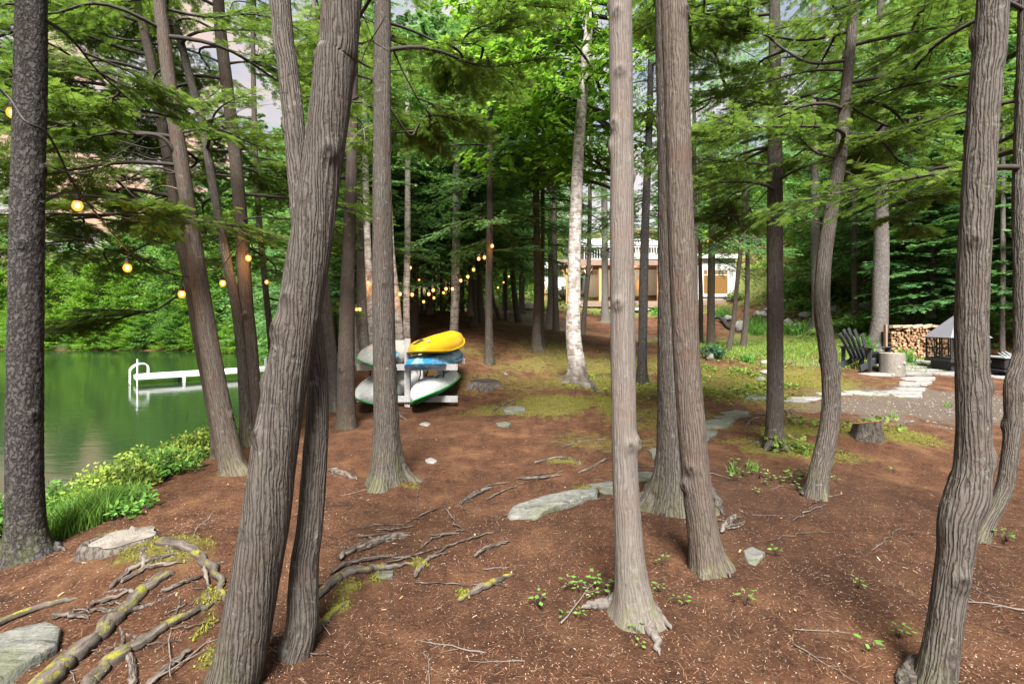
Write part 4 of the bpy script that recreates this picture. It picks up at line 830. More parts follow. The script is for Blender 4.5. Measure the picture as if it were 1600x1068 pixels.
for k, st, z0, n, l in (('J', 'broad', 5, 8, 1.6), ('K', 'broad', 5.4, 8, 1.6), ('L', 'broad', 5.2, 9, 1.8), ('M', 'broad', 7.2, 10, 2.), ('N', 'hemlock', 3.3, 26, 2.1), ('P', 'hemlock', 3.5, 24, 2.2), ('P2', 'hemlock', 3.4, 18, 1.8), ('R', 'maple', 6.0, 10, 2.), ('S', 'hemlock', 3.9, 16, 1.6)):
    crown_boughs(k, z0, min(9, TREES[k]['C'][-1, 2] - .2), n, l * .6, l * 1.1, st, pitch=(-18, 6))
for i in range(28):
    k = f'd{i}'; T = TREES[k]; lab = T['obj']['label']; z0 = float(T['base'][2])
    if 'broken' in lab: continue
    crown_boughs(k, z0 + (RNG.uniform(3.3, 4.2) if T['Y'] > 18.5 else RNG.uniform(2.8, 3.5)), min(T['C'][-1, 2] - .2, z0 + 8.5), 17, 1.1, 2.3, 'hemlock', pitch=(-20, 5))
# right: limbs across the sky gap
limb('V', [(1204, 40), (1160, 28), (1120, 10), (1085, -15)], -.3, .018, 6, bl=(.6, 1.1))
limb('W', [(1326, 95), (1270, 98), (1225, 75), (1180, 40), (1120, 15)], .3, .016, 6, bl=(.5, 1.0))
limb('W', [(1324, 140), (1290, 155), (1250, 165), (1210, 150)], .6, .010, 4, bl=(.5, .9))
limb('V', [(1204, 150), (1160, 170), (1115, 190), (1085, 200)], .7, .012, 5, bl=(.6, 1.1))
limb('V', [(1204, 260), (1160, 300), (1135, 340)], .5, .010, 4, bl=(.5, .9))
limb('V', [(1217, 155), (1260, 148), (1300, 175), (1330, 160)], .9, .012, 5, bl=(.6, 1.0))
limb('V', [(1217, 205), (1250, 225), (1290, 240)], .7, .010, 4, bl=(.6, .9))
limb('W', [(1320, 160), (1370, 190), (1410, 200), (1430, 175)], .7, .012, 5, bl=(.6, 1.0))
limb('W', [(1318, 250), (1365, 270), (1385, 315), (1420, 335), (1428, 360)], .5, .010, 4, bl=(.5, .8))
limb('W', [(1322, 130), (1400, 90), (1460, 65), (1522, 40)], -.6, .008, 3, leafy=False)
limb('V', [(1204, 290), (1170, 330), (1145, 345)], .8, .008, 3, bl=(.5, .8))
crown_boughs('V', 3.1, 6.8, 24, .9, 1.9, az=[0, 180, 90, 45, 135, 200, -20]); crown_boughs('W', 3.0, 6, 20, .8, 1.7, az=[0, 20, 180, 90, 60, 140])
crown_boughs('U2', 4.0, 6, 5, 1., 1.7, az=[20, 90, 150])
crown_boughs('X2', 2.7, 4.8, 12, 1., 1.9, az=[90, 150, 120, 170, 60])
crown_boughs('Y1', 7.2, 13, 16, 1.6, 3.0, 'hemlock'); crown_boughs('Y2', 5.5, 13, 16, 1.4, 2.6, 'hemlock')
for k, pts in (('E1', [(281, 240), (240, 250), (200, 238), (140, 255), (100, 240)]), ('E1', [(278, 222), (230, 232), (170, 215), (120, 228)]), ('E2', [(275, 330), (220, 345), (160, 350), (95, 362)]), ('E2', [(255, 190), (215, 185), (170, 172), (120, 165)]), ('F', [(325, 240), (280, 228), (235, 232), (190, 225)]), ('A', [(70, 255), (110, 270), (160, 262)]), ('E1', [(290, 300), (250, 290), (215, 310), (180, 275), (150, 270)]), ('E2', [(270, 300), (230, 340), (180, 352), (125, 378)]), ('G', [(372, 330), (340, 370), (300, 355)]), ('E1', [(275, 205), (310, 175), (345, 190), (380, 165)]), ('F', [(320, 215), (290, 200), (240, 170), (200, 175)]), ('S', [(1012, 250), (1030, 270), (1045, 262)]), ('V', [(1204, 360), (1180, 372), (1150, 368), (1120, 372)]), ('W', [(1292, 350), (1260, 345), (1235, 330)]), ('W', [(1308, 262), (1340, 278), (1362, 296)]), ('V', [(1217, 330), (1240, 350), (1262, 345)]), ('D', [(592, 190), (570, 200), (550, 215)]), ('B', [(545, 60), (565, 70), (582, 60)])):
    dead(k, pts, RNG.uniform(-.4, .5), .008, DEADWOOD if RNG.random() < .4 else TWIG)
# ------------------------------------------------------------------ kayak rack and kayaks
M_GREYWOOD = mat_wood("weathered_grey_lumber", (.36, .36, .37), (.55, .55, .56), (14, 14, 3))
def plastic(name, a, b, rough=.38, streak=.0):
    m = NB(name); o = m.obj(); n = m.noise(o, 3.5, 4, .6, (2.6, .8, 1.5)); n2 = m.noise(o, 30., 5, .7)
    c = m.mix(m.ramp(n, [(.48, 0.), (.60, 1.)]), a, b); c = m.mix(m.ramp(n2, [(.52, 0.), (.72, .35)]), c, tuple(np.array(a) * .55 + .03))
    return m.fin(c, rough, m.bump(n2, .12, .004), .45)
M_YEL = plastic("yellow_plastic", (.56, .33, .006), (.60, .37, .008)); M_BLU = plastic("blue_white_plastic", (.02, .25, .52), (.30, .48, .62)); M_WHT = plastic("white_plastic", (.58, .59, .59), (.44, .46, .46))
M_GRN = plastic("green_plastic", (.03, .33, .09), (.04, .27, .08)); M_GRY = plastic("grey_plastic", (.22, .24, .24), (.34, .36, .36))
M_STRAP = mat_plain("black_webbing", (.012, .012, .013), .7)
def rack():
    pc = W(637, 500, 8.6); x0 = pc[0]; g = float(hgt(x0, 8.6)); t = thing("kayak_rack", "grey timber kayak rack with a tall centre post, loaded with five kayaks", "rack", (x0, 8.6, g))
    for dy, top in ((0, 1.27 - g), (1.25, 1.05 - g)):
        MB().box(-.048, .048, dy - .045, dy + .045, -.1, top, .004).build("post", M_GREYWOOD, t)
        for z in (.77, .21):
            MB().box(-.88, .9, dy - .09 - .002, dy - .047, z - g - .055, z - g + .055, .004).build("arm", M_GREYWOOD, t)
    MB().box(-.05, .72, .25, .40, .0, .09, .004).build("foot_beam", M_GREYWOOD, t)
    MB().box(-.72, .05, .72, .87, .0, .09, .004).build("foot_beam", M_GREYWOOD, t)
    for x in (.2, .62, -.28, -.7):
        b = MB()
        for dy in (.1, .9): b.tube([(x, dy, .77 - g - .05), (x + .01, dy - .02, .62 - g), (x - .03, dy - .04, .48 - g)], .012, 6)
        b.build("hanging_strap", M_STRAP, t, True)
rack()
def kayak(label, c, yaw, pitch, roll, up, low, C=.26, D=.14, Wd=.70, L=2.5, peak=-.25, nlow=1, keel=0.0, recess=0.0):
    """c centre; upper shell 'up' crowned by C over the gunwale line, lower shell 'low' depth D; nose towards the camera"""
    t = thing("kayak", label, "kayak", c, "kayaks on the timber rack"); t.rotation_mode = 'XYZ'
    t.rotation_euler = (math.radians(pitch), math.radians(roll), math.radians(yaw))
    ns, nt = 44, 25; s = np.linspace(-1, 1, ns); u = np.where(s < peak, (s - peak) / (-1 - peak), (s - peak) / (1 - peak))
    w = Wd / 2 * np.maximum(.0, 1 - np.abs(u) ** 2.3) ** .72 + .012; zg = .10 * np.abs(s) ** 2.6
    ht = np.maximum(0, 1 - np.abs(s) ** 3.2) ** .7
    def shell(name, mat, H, sgn, par, profile):
        q = np.linspace(-1, 1, nt); S2, Q2 = np.meshgrid(s, q, indexing='ij'); ww = w[:, None] * np.ones_like(Q2)
        ang = Q2 * np.pi / 2; X = ww * np.sin(ang); Z = sgn * H * ht[:, None] * np.cos(ang) ** profile
        Z = Z + sgn * keel * ht[:, None] * (np.exp(-(Q2 / .10) ** 2) + .6 * np.exp(-((np.abs(Q2) - .5) / .10) ** 2))
        if recess and sgn > 0:
            e = np.clip(1 - ((S2 - .05) / .52) ** 4, 0, 1) * np.clip(1 - (Q2 / .55) ** 4, 0, 1); Z = Z - recess * e ** .7
        V = np.stack([X, S2 * L / 2, Z + zg[:, None]], -1); i = np.arange(ns - 1)[:, None] * nt + np.arange(nt - 1)
        Fc = np.stack([i, i + 1, i + nt + 1, i + nt], -1).reshape(-1, 4); Fc = Fc if sgn < 0 else Fc[:, ::-1]
        return link(name, mesh_np(name, V, Fc, [mat]), par)
    d = shell("deck", up, C, 1, t, .8); shell("hull", low, D, -1, t, .6)
    rim = np.concatenate([np.stack([w + .012, s * L / 2, zg], 1), np.stack([-w - .012, s * L / 2, zg], 1)[::-1]])
    MB().tube(np.vstack([rim, rim[:1]]), .016, 6, False).build("gunwale", low, t, True)
    return t
xr = -1.385
kY = kayak("bright yellow kayak lying upside down on top of the blue kayak", (xr + .03, 9.32, 1.06), -10.5, 3.5, -3, M_YEL, M_YEL, C=.27, D=.04, peak=-.5, keel=.022)
kB = kayak("blue and white mottled kayak lying upside down under the yellow kayak", (xr - .01, 9.25, .80), -10.5, 1, -4, M_BLU, M_BLU, C=.20, D=.06, peak=-.42, keel=.04)
kR = kayak("white kayak with a dark open cockpit on the lower arm, under the blue one", (xr, 9.15, .29), -8, 4, -27, M_WHT, M_GRN, C=.36, D=.06, peak=-.1, recess=.28)
kL = kayak("white kayak with a blue sling on the upper left arm of the rack", (-2.36, 9.2, .87), -4, 3, 20, M_WHT, M_GRN, C=.30, D=.06, peak=-.2, keel=.02)
kD = kayak("white and green kayak on the lower left arm of the rack", (-2.33, 9.15, .29), -9, 4, 25, M_WHT, M_GRN, C=.33, D=.07, peak=-.1, keel=.03)
def emblem(par, poly, c, sx, mat, off=.012, name="emblem"):
    """flat emblem wrapped on the crowned shell: poly in local x (across), y (along)"""
    deck = [o for o in par.children if o.name.startswith("deck")][0]; co = np.empty(len(deck.data.vertices) * 3); deck.data.vertices.foreach_get("co", co); co = co.reshape(-1, 3)
    pts = []
    for a, b in poly:
        x, y = c[0] + a * sx, c[1] + b * sx; k = np.argsort((co[:, 0] - x) ** 2 + (co[:, 1] - y) ** 2)[:4]; pts.append((x, y, co[k, 2].max() + off))
    V = pts + [(p[0], p[1], p[2] - .01) for p in pts]; n = len(pts)
    link(name, mesh_np(name, V, [tuple(range(n))] + [(i, i + n, (i + 1) % n + n, (i + 1) % n) for i in range(n)], [mat], smooth=False), par)
M_EMB = mat_plain("dark_brown_print", (.06, .045, .03), .6)
emblem(kY, [(-1, -.6), (-.3, -.9), (.35, -.35), (.75, .3), (.35, .5), (.2, 1.1), (-.2, 1.2), (-.35, .5), (-.45, 0)], (-.05, -1.0), .10, M_EMB)
emblem(kY, [(-.6, -.5), (.6, -.5), (.8, .2), (.3, .7), (-.4, .6)], (.10, -.99), .05, mat_plain("pink_sticker", (.75, .55, .52), .5))
def strap(par, P, r=.02, mat=M_STRAP, name="strap"): MB().tube(spline(np.array(P), 16), r, 6).build(name, mat, par, True)
for pts in ([(-.25, -.3, .16), (-.15, -.6, .24), (0, -.75, .24), (.12, -.55, .3)], [(.05, -.2, .2), (.12, -.5, .26), (.22, -.55, .24)]): strap(kR, pts, .014)
MB().box(-.14, .14, -.36, .1, .02, .24, .03).build("seat", M_STRAP, kR)
MB().add([(.05, -.75, .315), (.17, -.9, .27), (.33, -.65, .24), (.30, -.45, .28), (.12, -.5, .325), (.05, -.75, .30), (.17, -.9, .25), (.33, -.65, .22), (.30, -.45, .26), (.12, -.5, .30)], [(0, 1, 2, 3, 4)] + [(i, i + 5, (i + 1) % 5 + 5, (i + 1) % 5) for i in range(5)]).build("sling", M_BLU, kL)
for pts in ([(.10, -.95, .26), (.22, -.95, .22), (.32, -.85, .14), (.40, -.7, .06)], [(.14, -.8, .30), (.30, -.72, .22), (.38, -.6, .10)], [(.2, -1.0, .2), (.34, -.95, .08), (.3, -.8, .2)]): strap(kL, pts, .018)

# ------------------------------------------------------------------ dock on the lake
M_DOCK = mat_plain("white_dock_metal", (.52, .53, .55), .45, .06, 6)
def dock():
    a = np.array([-14.7, 19.0]); b = np.array([-8.6, 24.5]); d = (b - a) / np.linalg.norm(b - a); L = float(np.linalg.norm(b - a)); zt = -.60
    t = thing("dock", "white boarded dock on the lake with a hooped ladder at its end", "dock", (*a, WATER_Z), rz=math.atan2(d[1], d[0])); h = zt - WATER_Z; w = 1.15
    n = int(L / .16); bm = mesh_np("deck_board", [(x, y, z) for z in (h - .03, h) for y in (0, w) for x in (0, .15)], [(0, 2, 3, 1), (4, 5, 7, 6), (0, 1, 5, 4), (2, 6, 7, 3), (0, 4, 6, 2), (1, 3, 7, 5)], [M_DOCK], smooth=False)
    for i in range(n): link("deck_board", bm, t, (i * .16, 0, 0))
    for y in (-.045, w + .003): MB().box(-.02, L, y, y + .042, h - .14, h - .034, .004).build("side_beam", M_DOCK, t)
    MB().box(-.06, -.022, -.04, w + .04, h - .18, h - .034).build("end_beam", M_DOCK, t)
    for x in (1.5, 4.6, 7.4):
        for y in (-.095, w + .048): MB().box(x - .05, x + .05, y, y + .047, -1.6, h + (.45 if x > 4 and y < 0 else -.06), .004).build("leg", M_DOCK, t)
    b2 = t; lad = MB()
    for y in (.25, .8):
        P = [(-.22, y, -1.0), (-.22, y, h + .1), (-.2, y, h + .24), (-.08, y, h + .38), (.12, y, h + .46), (.30, y, h + .41), (.36, y, h + .28), (.36, y, h)]
        lad.tube(spline(np.array(P), 40), .018, 8)
    lad.build("ladder_rail", M_DOCK, t, True)
    for z in (-.55, -.25, .05): MB().bar((-.22, .25, z), (-.22, .8, z), .05, .03).build("ladder_rung", M_DOCK, t)
    for x, y in ((-.03, .02), (.05, w - .05)): MB().tube([(x, y - .06, -1.3), (x, y - .06, h + .6)], .024, 8).build("mooring_post", M_DOCK, t, True)
    c = MB(); c.box(1.1, 1.35, .05, .09, h + .05, h + .075).box(1.16, 1.19, .055, .085, h, h + .05).box(1.26, 1.29, .055, .085, h, h + .05); c.build("cleat", M_GRY, t)
dock()
fd = thing("far_dock", "small white dock at the far shore by the left edge", "dock", (-51.6, 43.5, WATER_Z)); MB().box(-1.6, 2.0, -.8, .8, .35, .65, .02).build("platform", M_DOCK, fd)
for x in (-1.2, 1.2): MB().box(x, x + .2, -.7, -.5, -1, .349).build("leg", M_DOCK, fd)

# ------------------------------------------------------------------ strings of lights
M_CORE = mat_emit("glowing_filament", (1.0, .58, .18), 6.0)
def mat_amber():
    m = NB("amber_bulb_glass"); e = m.add("Emission"); e.inputs[0].default_value = (1, .34, .04, 1); e.inputs[1].default_value = .62; tr = m.add("BsdfTransparent"); mx = m.add("MixShader"); mx.inputs[0].default_value = .55
    m.l.new(tr.outputs[0], mx.inputs[1]); m.l.new(e.outputs[0], mx.inputs[2]); m.l.new(mx.outputs[0], m.out.inputs[0]); return m.m
M_BULB = mat_amber(); M_CABLE = mat_plain("black_cable", (.012, .011, .01), .6)
def sphere_mesh(name, r, mat, sz=1.25, k=12, n=8):
    prof = [(r * math.sin(math.pi * i / n) * (1.0 if i < n * .6 else .92) + .0006, -r * sz * math.cos(math.pi * i / n)) for i in range(n + 1)]
    m = MB(); m.lathe(prof, k=k); return mesh_np(name, np.concatenate(m.v), m.f, [mat], smooth=True)
BULB = sphere_mesh("bulb", .039, M_BULB); CORE = sphere_mesh("filament", .017, M_CORE, 1.4, 8, 6)
_s = MB(); _s.lathe([(.010, .10), (.022, .09), (.024, .04), (.020, .03)], k=10); SOCK = mesh_np("socket", np.concatenate(_s.v), _s.f, [M_CABLE])
def light_string(label, cab, bulbs, lamps=(), r=.006, scale=1.0):
    P = np.array([W(*c) for c in cab]); t = thing("light_string", label, "string lights", P[0])
    S = spline(P, 22 * len(P)); MB().tube(S - P[0], r, 6).build("cable", M_CABLE, t, True)
    for i, (px, py, Y) in enumerate(bulbs):
        p = W(px, py, Y); k = np.argmin(((S - p - [0, 0, .12]) ** 2).sum(1)); top = p + [0, 0, .12]
        so = link("socket", SOCK, t, p - P[0], scale=scale); link("bulb", BULB, so); link("filament", CORE, so)
        MB().tube([S[k] - p, (S[k] - p) * .4 + top * 0 + [0, 0, .06], [0, 0, .10]], r * .8, 5).build("lead", M_CABLE, so)
        if i in lamps:
            l = bpy.data.lights.new("bulb_light", 'POINT'); l.energy = 2.2; l.color = (1, .45, .12); l.shadow_soft_size = .05
            lo = bpy.data.objects.new("bulb_light", l); COL.objects.link(lo); lo.parent = so; lo.location = (0, -.06, -.03)
light_string("string of lit amber bulbs dipping from the dark spruce to the shore cedars", [(-30, 120, 3.0), (12, 150, 3.1), (40, 190, 3.06), (76, 212, 3.2), (118, 292, 3.6), (160, 345, 4.0), (199, 390, 4.4), (240, 415, 4.7), (284, 432, 4.95), (318, 426, 5.4), (348, 414, 5.7), (386, 372, 5.95), (400, 405, 7.), (417, 422, 8.), (470, 432, 9.4), (520, 430, 10.2), (573, 418, 11.)],
             [(19, 176, 3.55), (121, 321, 3.62), (199, 418, 4.4), (284, 459, 4.95), (348, 442, 5.7), (388, 403, 5.93), (417, 440, 8.), (575, 441, 11.)], (2, 5, 7), r=.008, scale=.88)
light_string("lit amber bulbs swagging along the path from the birches up to the brown cedar", [(573, 418, 11.), (600, 440, 11.1), (625, 446, 11.2), (645, 449, 11.6), (670, 447, 12.2), (698, 439, 12.9), (720, 425, 13.), (740, 408, 12.5), (752, 394, 12.), (768, 370, 11.8)],
             [(625, 459, 11.2), (644, 460, 11.6), (670, 459, 12.2), (677, 453, 12.5), (697, 451, 12.9), (707, 451, 13.), (720, 438, 13.), (731, 432, 12.8), (740, 421, 12.5), (748, 404, 12.2), (757, 402, 12.), (769, 384, 11.8)], (0, 3, 9, 11), scale=1.1)
light_string("faint second string of lit bulbs deeper in the dark wood", [(557, 474, 12.), (600, 440, 13), (641, 406, 14), (655, 428, 15), (678, 440, 17), (693, 447, 18), (738, 420, 20), (760, 436, 22), (778, 441, 24), (787, 434, 25), (796, 424, 26), (812, 410, 28)],
             [(557, 483, 12.), (562, 483, 12.), (641, 418, 14), (655, 438, 15), (662, 471, 16), (678, 465, 17), (693, 457, 18), (738, 430, 20), (778, 449, 24), (787, 441, 25), (795, 432, 26)], (), scale=1.2)
light_string("single lit bulb on its cable among hemlock boughs near the cottage", [(1070, 352, 12.5), (1090, 366, 15), (1105, 366, 16.6), (1130, 356, 17)], [(1106, 375, 16.6)], (), scale=1.3)
# ------------------------------------------------------------------ cottage
M_SIDE = mat_plain("white_siding", (.44, .45, .46), .6, .04, 3); M_TRIM = mat_plain("white_trim", (.46, .465, .47), .5, .03, 3)
M_BROWN = mat_wood("brown_stained_board", (.17, .115, .095), (.24, .165, .135), (1.5, 20, 20)); M_FIR = mat_wood("oiled_fir_post", (.42, .20, .075), (.60, .31, .13), (14, 14, 2))
M_SOFF = mat_wood("dark_red_soffit", (.10, .045, .025), (.17, .075, .04), (3, 14, 3)); M_ROOF = mat_plain("pale_grey_shingle", (.36, .38, .40), .8, .15, 25)
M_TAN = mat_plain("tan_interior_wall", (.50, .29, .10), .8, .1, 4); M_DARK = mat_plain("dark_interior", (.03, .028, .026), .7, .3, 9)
M_LIT = mat_emit("warm_lit_interior", (.75, .40, .13), .16); M_LIT2 = mat_emit("bright_lit_interior", (.9, .5, .14), .26)
def glass():
    m = NB("window_glass"); tr = m.add("BsdfTransparent"); gl = m.add("BsdfGlossy"); gl.inputs["Roughness"].default_value = .02; fr = m.add("Fresnel"); fr.inputs[0].default_value = 1.5
    mx = m.add("MixShader"); m.l.new(fr.outputs[0], mx.inputs[0]); m.l.new(tr.outputs[0], mx.inputs[1]); m.l.new(gl.outputs[0], mx.inputs[2]); m.l.new(mx.outputs[0], m.out.inputs[0]); return m.m
M_GLASS = glass()
def cottage():
    Y = 36.0; o = np.array([W(1000, 480, Y)[0], Y, 0.0])
    t = thing("cottage", "white boarded lakeside cottage with fir deck posts and lit windows", "house", o)
    X = lambda px: W(px, 0, Y)[0] - o[0]; Z = lambda py: W(0, py, Y)[2]
    def B(name, x0, x1, y0, y1, d0, d1, mat, par=t, b=0.0): return MB().box(X(x0), X(x1), d0, d1, Z(y1), Z(y0), b).build(name, mat, par)
    zf = Z(470)
    # decks and their fascias
    B("deck_fascia", 903, 1034, 471, 479.5, -1.2, 3.2, M_BROWN); B("deck_step", 985, 1030, 474.5, 481, -1.7, -1.203, M_BROWN)
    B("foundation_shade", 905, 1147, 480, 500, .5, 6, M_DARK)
    B("upper_deck_fascia", 870, 1040, 408.5, 417, -1.2, -1.05, M_BROWN); B("soffit", 870, 1090, 411, 414, -1.047, 3.2, M_SOFF)
    B("upper_deck_trim", 960, 1042, 399, 408, -1.25, -1.0, M_TRIM)
    for i in range(6): MB().bar((X(874 + i * 10), -1.0, Z(419)), (X(882 + i * 10), 3.2, Z(421)), .08, .2).build("soffit_joist", M_SOFF, t)
    B("main_wall", 929, 1090, 395, 471, 3.21, 3.5, M_SIDE); B("side_wall", 926, 928.8, 417, 471, 3.0, 9, M_SIDE)
    for k in range(10): B("batten", 931 + k * 6.2, 931.9 + k * 6.2, 417, 471, 3.17, 3.208, M_TRIM)
    for px in (934.5, 1023.5, 884.5): B("post", px - 2.3, px + 2.3, 417, 471 if px > 900 else 476, -1.0, -.78, M_FIR)
    for px in (846.5, 852.5): B("post", px - 2, px + 2, 410 if px < 850 else 440, 482, 2.0, 2.2, M_FIR)
    for s in (-1, 1): MB().bar((X(884.5), -.9, Z(441)), (X(884.5 + s * 8), -.9, Z(424)), .14).build("brace", M_FIR, t)
    # lower glass doors
    def window(x0, x1, y0, y1, d, inner, fr=1.6, mull=(), trans=None, name="window"):
        f = MB(); f.box(X(x0 - fr), X(x0), d - .06, d, Z(y1 + fr), Z(y0 - fr)).box(X(x1), X(x1 + fr), d - .06, d, Z(y1 + fr), Z(y0 - fr)).box(X(x0), X(x1), d - .06, d, Z(y0), Z(y0 - fr)).box(X(x0), X(x1), d - .06, d, Z(y1 + fr), Z(y1))
        for mx in mull: f.box(X(mx - .35), X(mx + .35), d - .05, d - .005, Z(trans or y1), Z(y0))
        if trans: f.box(X(x0), X(x1), d - .055, d - .002, Z(trans + .7), Z(trans - .7))
        fo = f.build(name, M_TRIM, t); B("pane", x0, x1, y0, y1, d - .022, d - .016, M_GLASS, fo); B("interior", x0, x1, y0, y1, d + .0, d + .004 - .001 + .002, inner, fo); return fo
    window(992, 1002, 433, 468, 3.16, M_DARK, 1.8, name="glass_door"); B("door_panel", 1000, 1006, 434, 468, 3.10, 3.14, M_FIR); window(1011.5, 1021, 432, 468, 3.16, M_LIT, 1.4, name="glass_door")
    B("eave_lamp", 993, 1001, 414, 421, 2.6, 3.1, M_DARK)
    for px in (996, 999): B("lamp_lens", px - .6, px + .6, 417, 418.4, 2.57, 2.598, M_TRIM)
    for px in (996, 918):      # lit eave lamp by the doors, plus a left one added to brighten wall and soffit
        l = bpy.data.lights.new("eave_light", 'POINT'); l.energy = 45; l.color = (1, .72, .45); l.shadow_soft_size = .15; lo = bpy.data.objects.new("eave_light", l); COL.objects.link(lo); lo.parent = t; lo.location = (X(px), 1.4, Z(421.5))
        B("lamp_lens", px - 1, px + 1, 418.5, 419.6, 1.3, 1.5, bpy.data.materials["bright_lit_interior"])
    # right wing
    B("wing_wall", 1087, 1148, 404, 468, 0, 7, M_SIDE); B("wing_base_board", 1086, 1149, 468.2, 477, -.12, 7, M_BROWN); B("wing_corner_board", 1141, 1148.6, 404, 468, -.05, -.003, M_TRIM)
    B("wing_cornice", 1085, 1150, 397.5, 404, -.35, 7.4, M_TRIM)
    for k, yy in enumerate(range(407, 468, 4)): B("clapboard", 1140.8 - 53, 1096, yy, yy + 3.4, -.03, -.003, M_SIDE)
    window(1099, 1136, 422, 459, -.03, M_LIT, 2.2, (1104.5, 1110, 1115.5, 1121, 1126, 1131), 429.5, "picture_window")
    ch = MB(); ch.box(X(1128), X(1135), -.026, -.0265 + .004, Z(458.8), Z(452)); ch.box(X(1131.5), X(1134), -.026, -.022, Z(452), Z(446)); ch.build("yellow_chair_seen_inside", M_YEL, t)
    B("sill", 1096, 1139, 461.4, 463.5, -.13, -.035, M_TRIM)
    # left wing with gable roof
    B("left_wing_wall", 844, 905, 405, 447, 5.0, 11, M_SIDE); B("left_wing_base", 843, 906, 447.2, 453, 4.9, 11, M_BROWN)
    r = MB(); x0, x1, ze, zr = X(838), X(912), Z(409), Z(388); r.add([(x0, 4.4, ze), (x1, 4.4, ze), (x1, 8, zr), (x0 + 1.5, 8, zr), (x0, 11.6, ze), (x1, 11.6, ze), (x0, 4.4, ze + .15), (x1, 4.4, ze + .15), (x1, 8, zr + .15), (x0 + 1.5, 8, zr + .15), (x0, 11.6, ze + .15), (x1, 11.6, ze + .15)],
        [(6, 7, 8, 9), (9, 8, 11, 10), (0, 3, 2, 1), (3, 4, 5, 2), (0, 1, 7, 6), (4, 10, 11, 5), (0, 6, 9, 3), (3, 9, 10, 4), (1, 2, 8, 7), (2, 5, 11, 8)]); r.build("left_wing_roof", M_ROOF, t)
    # upper storey, rail and roof
    B("upper_wall", 912, 1050, 374, 399, 3.6, 10, M_SIDE)
    window(985, 1003, 379, 399, 3.55, M_LIT2, 1.8, (994,), None); window(1012, 1030, 379, 396, 3.55, M_LIT2, 1.8, (1021,), None); window(930, 950, 379, 396, 3.55, M_DARK, 1.8, (940,), None)
    B("rail_top", 908, 1040, 388.5, 390, -1.15, -1.05, M_TRIM)
    for k in range(34): B("baluster", 909 + k * 3.9, 909.9 + k * 3.9, 390.1, 408.3, -1.13, -1.08, M_TRIM)
    r = MB(); x0, x1, ze, zr = X(905), X(1057), Z(375), Z(352); r.add([(x0, 2.6, ze), (x1, 2.6, ze), (x1, 7, zr), (x0, 7, zr), (x0, 11, ze), (x1, 11, ze), (x0, 2.6, ze + .18), (x1, 2.6, ze + .18), (x1, 7, zr + .18), (x0, 7, zr + .18), (x0, 11, ze + .18), (x1, 11, ze + .18)],
        [(6, 7, 8, 9), (9, 8, 11, 10), (0, 3, 2, 1), (3, 4, 5, 2), (0, 1, 7, 6), (4, 10, 11, 5), (0, 6, 9, 3), (3, 9, 10, 4), (1, 2, 8, 7), (2, 5, 11, 8)]); r.build("roof", M_ROOF, t)
    # on the deck: planter and a chair
    p = thing("planter_box", "dark tapered planter with red and yellow flowers on the cottage deck", "planter", o + [X(1029), -.7, Z(471) + .002])
    mb = MB(); w0, w1, hh = .20, .27, .60; mb.add([(-w0, -w0, 0), (w0, -w0, 0), (w0, w0, 0), (-w0, w0, 0), (-w1, -w1, hh), (w1, -w1, hh), (w1, w1, hh), (-w1, w1, hh)], [(0, 3, 2, 1), (4, 5, 6, 7), (0, 1, 5, 4), (1, 2, 6, 5), (2, 3, 7, 6), (3, 0, 4, 7)]); mb.build("pot", M_GRY if False else mat_plain("charcoal_pot", (.06, .06, .065), .6), p)
    for nm, mat, n, zz in (("leaf_mass", 'shrub', 70, .66), ("flower", 'red', 26, .85)):
        P = np.stack([RNG.normal(0, .15, n), RNG.normal(0, .15, n), zz + RNG.normal(0, .07, n)], 1); D = RNG.normal(0, 1, (n, 3)); D /= np.linalg.norm(D, axis=1)[:, None]; N = RNG.normal(0, 1, (n, 3))
        V, T = place_sprays('broad', P, D, N, np.full(n, .12), RNG.random(n)); link(nm, mesh_np(nm, V, np.arange(len(V)).reshape(-1, 4), [LEAF[mat]], attrs={'tint': ('FLOAT', T)}, smooth=False), p)
cottage()

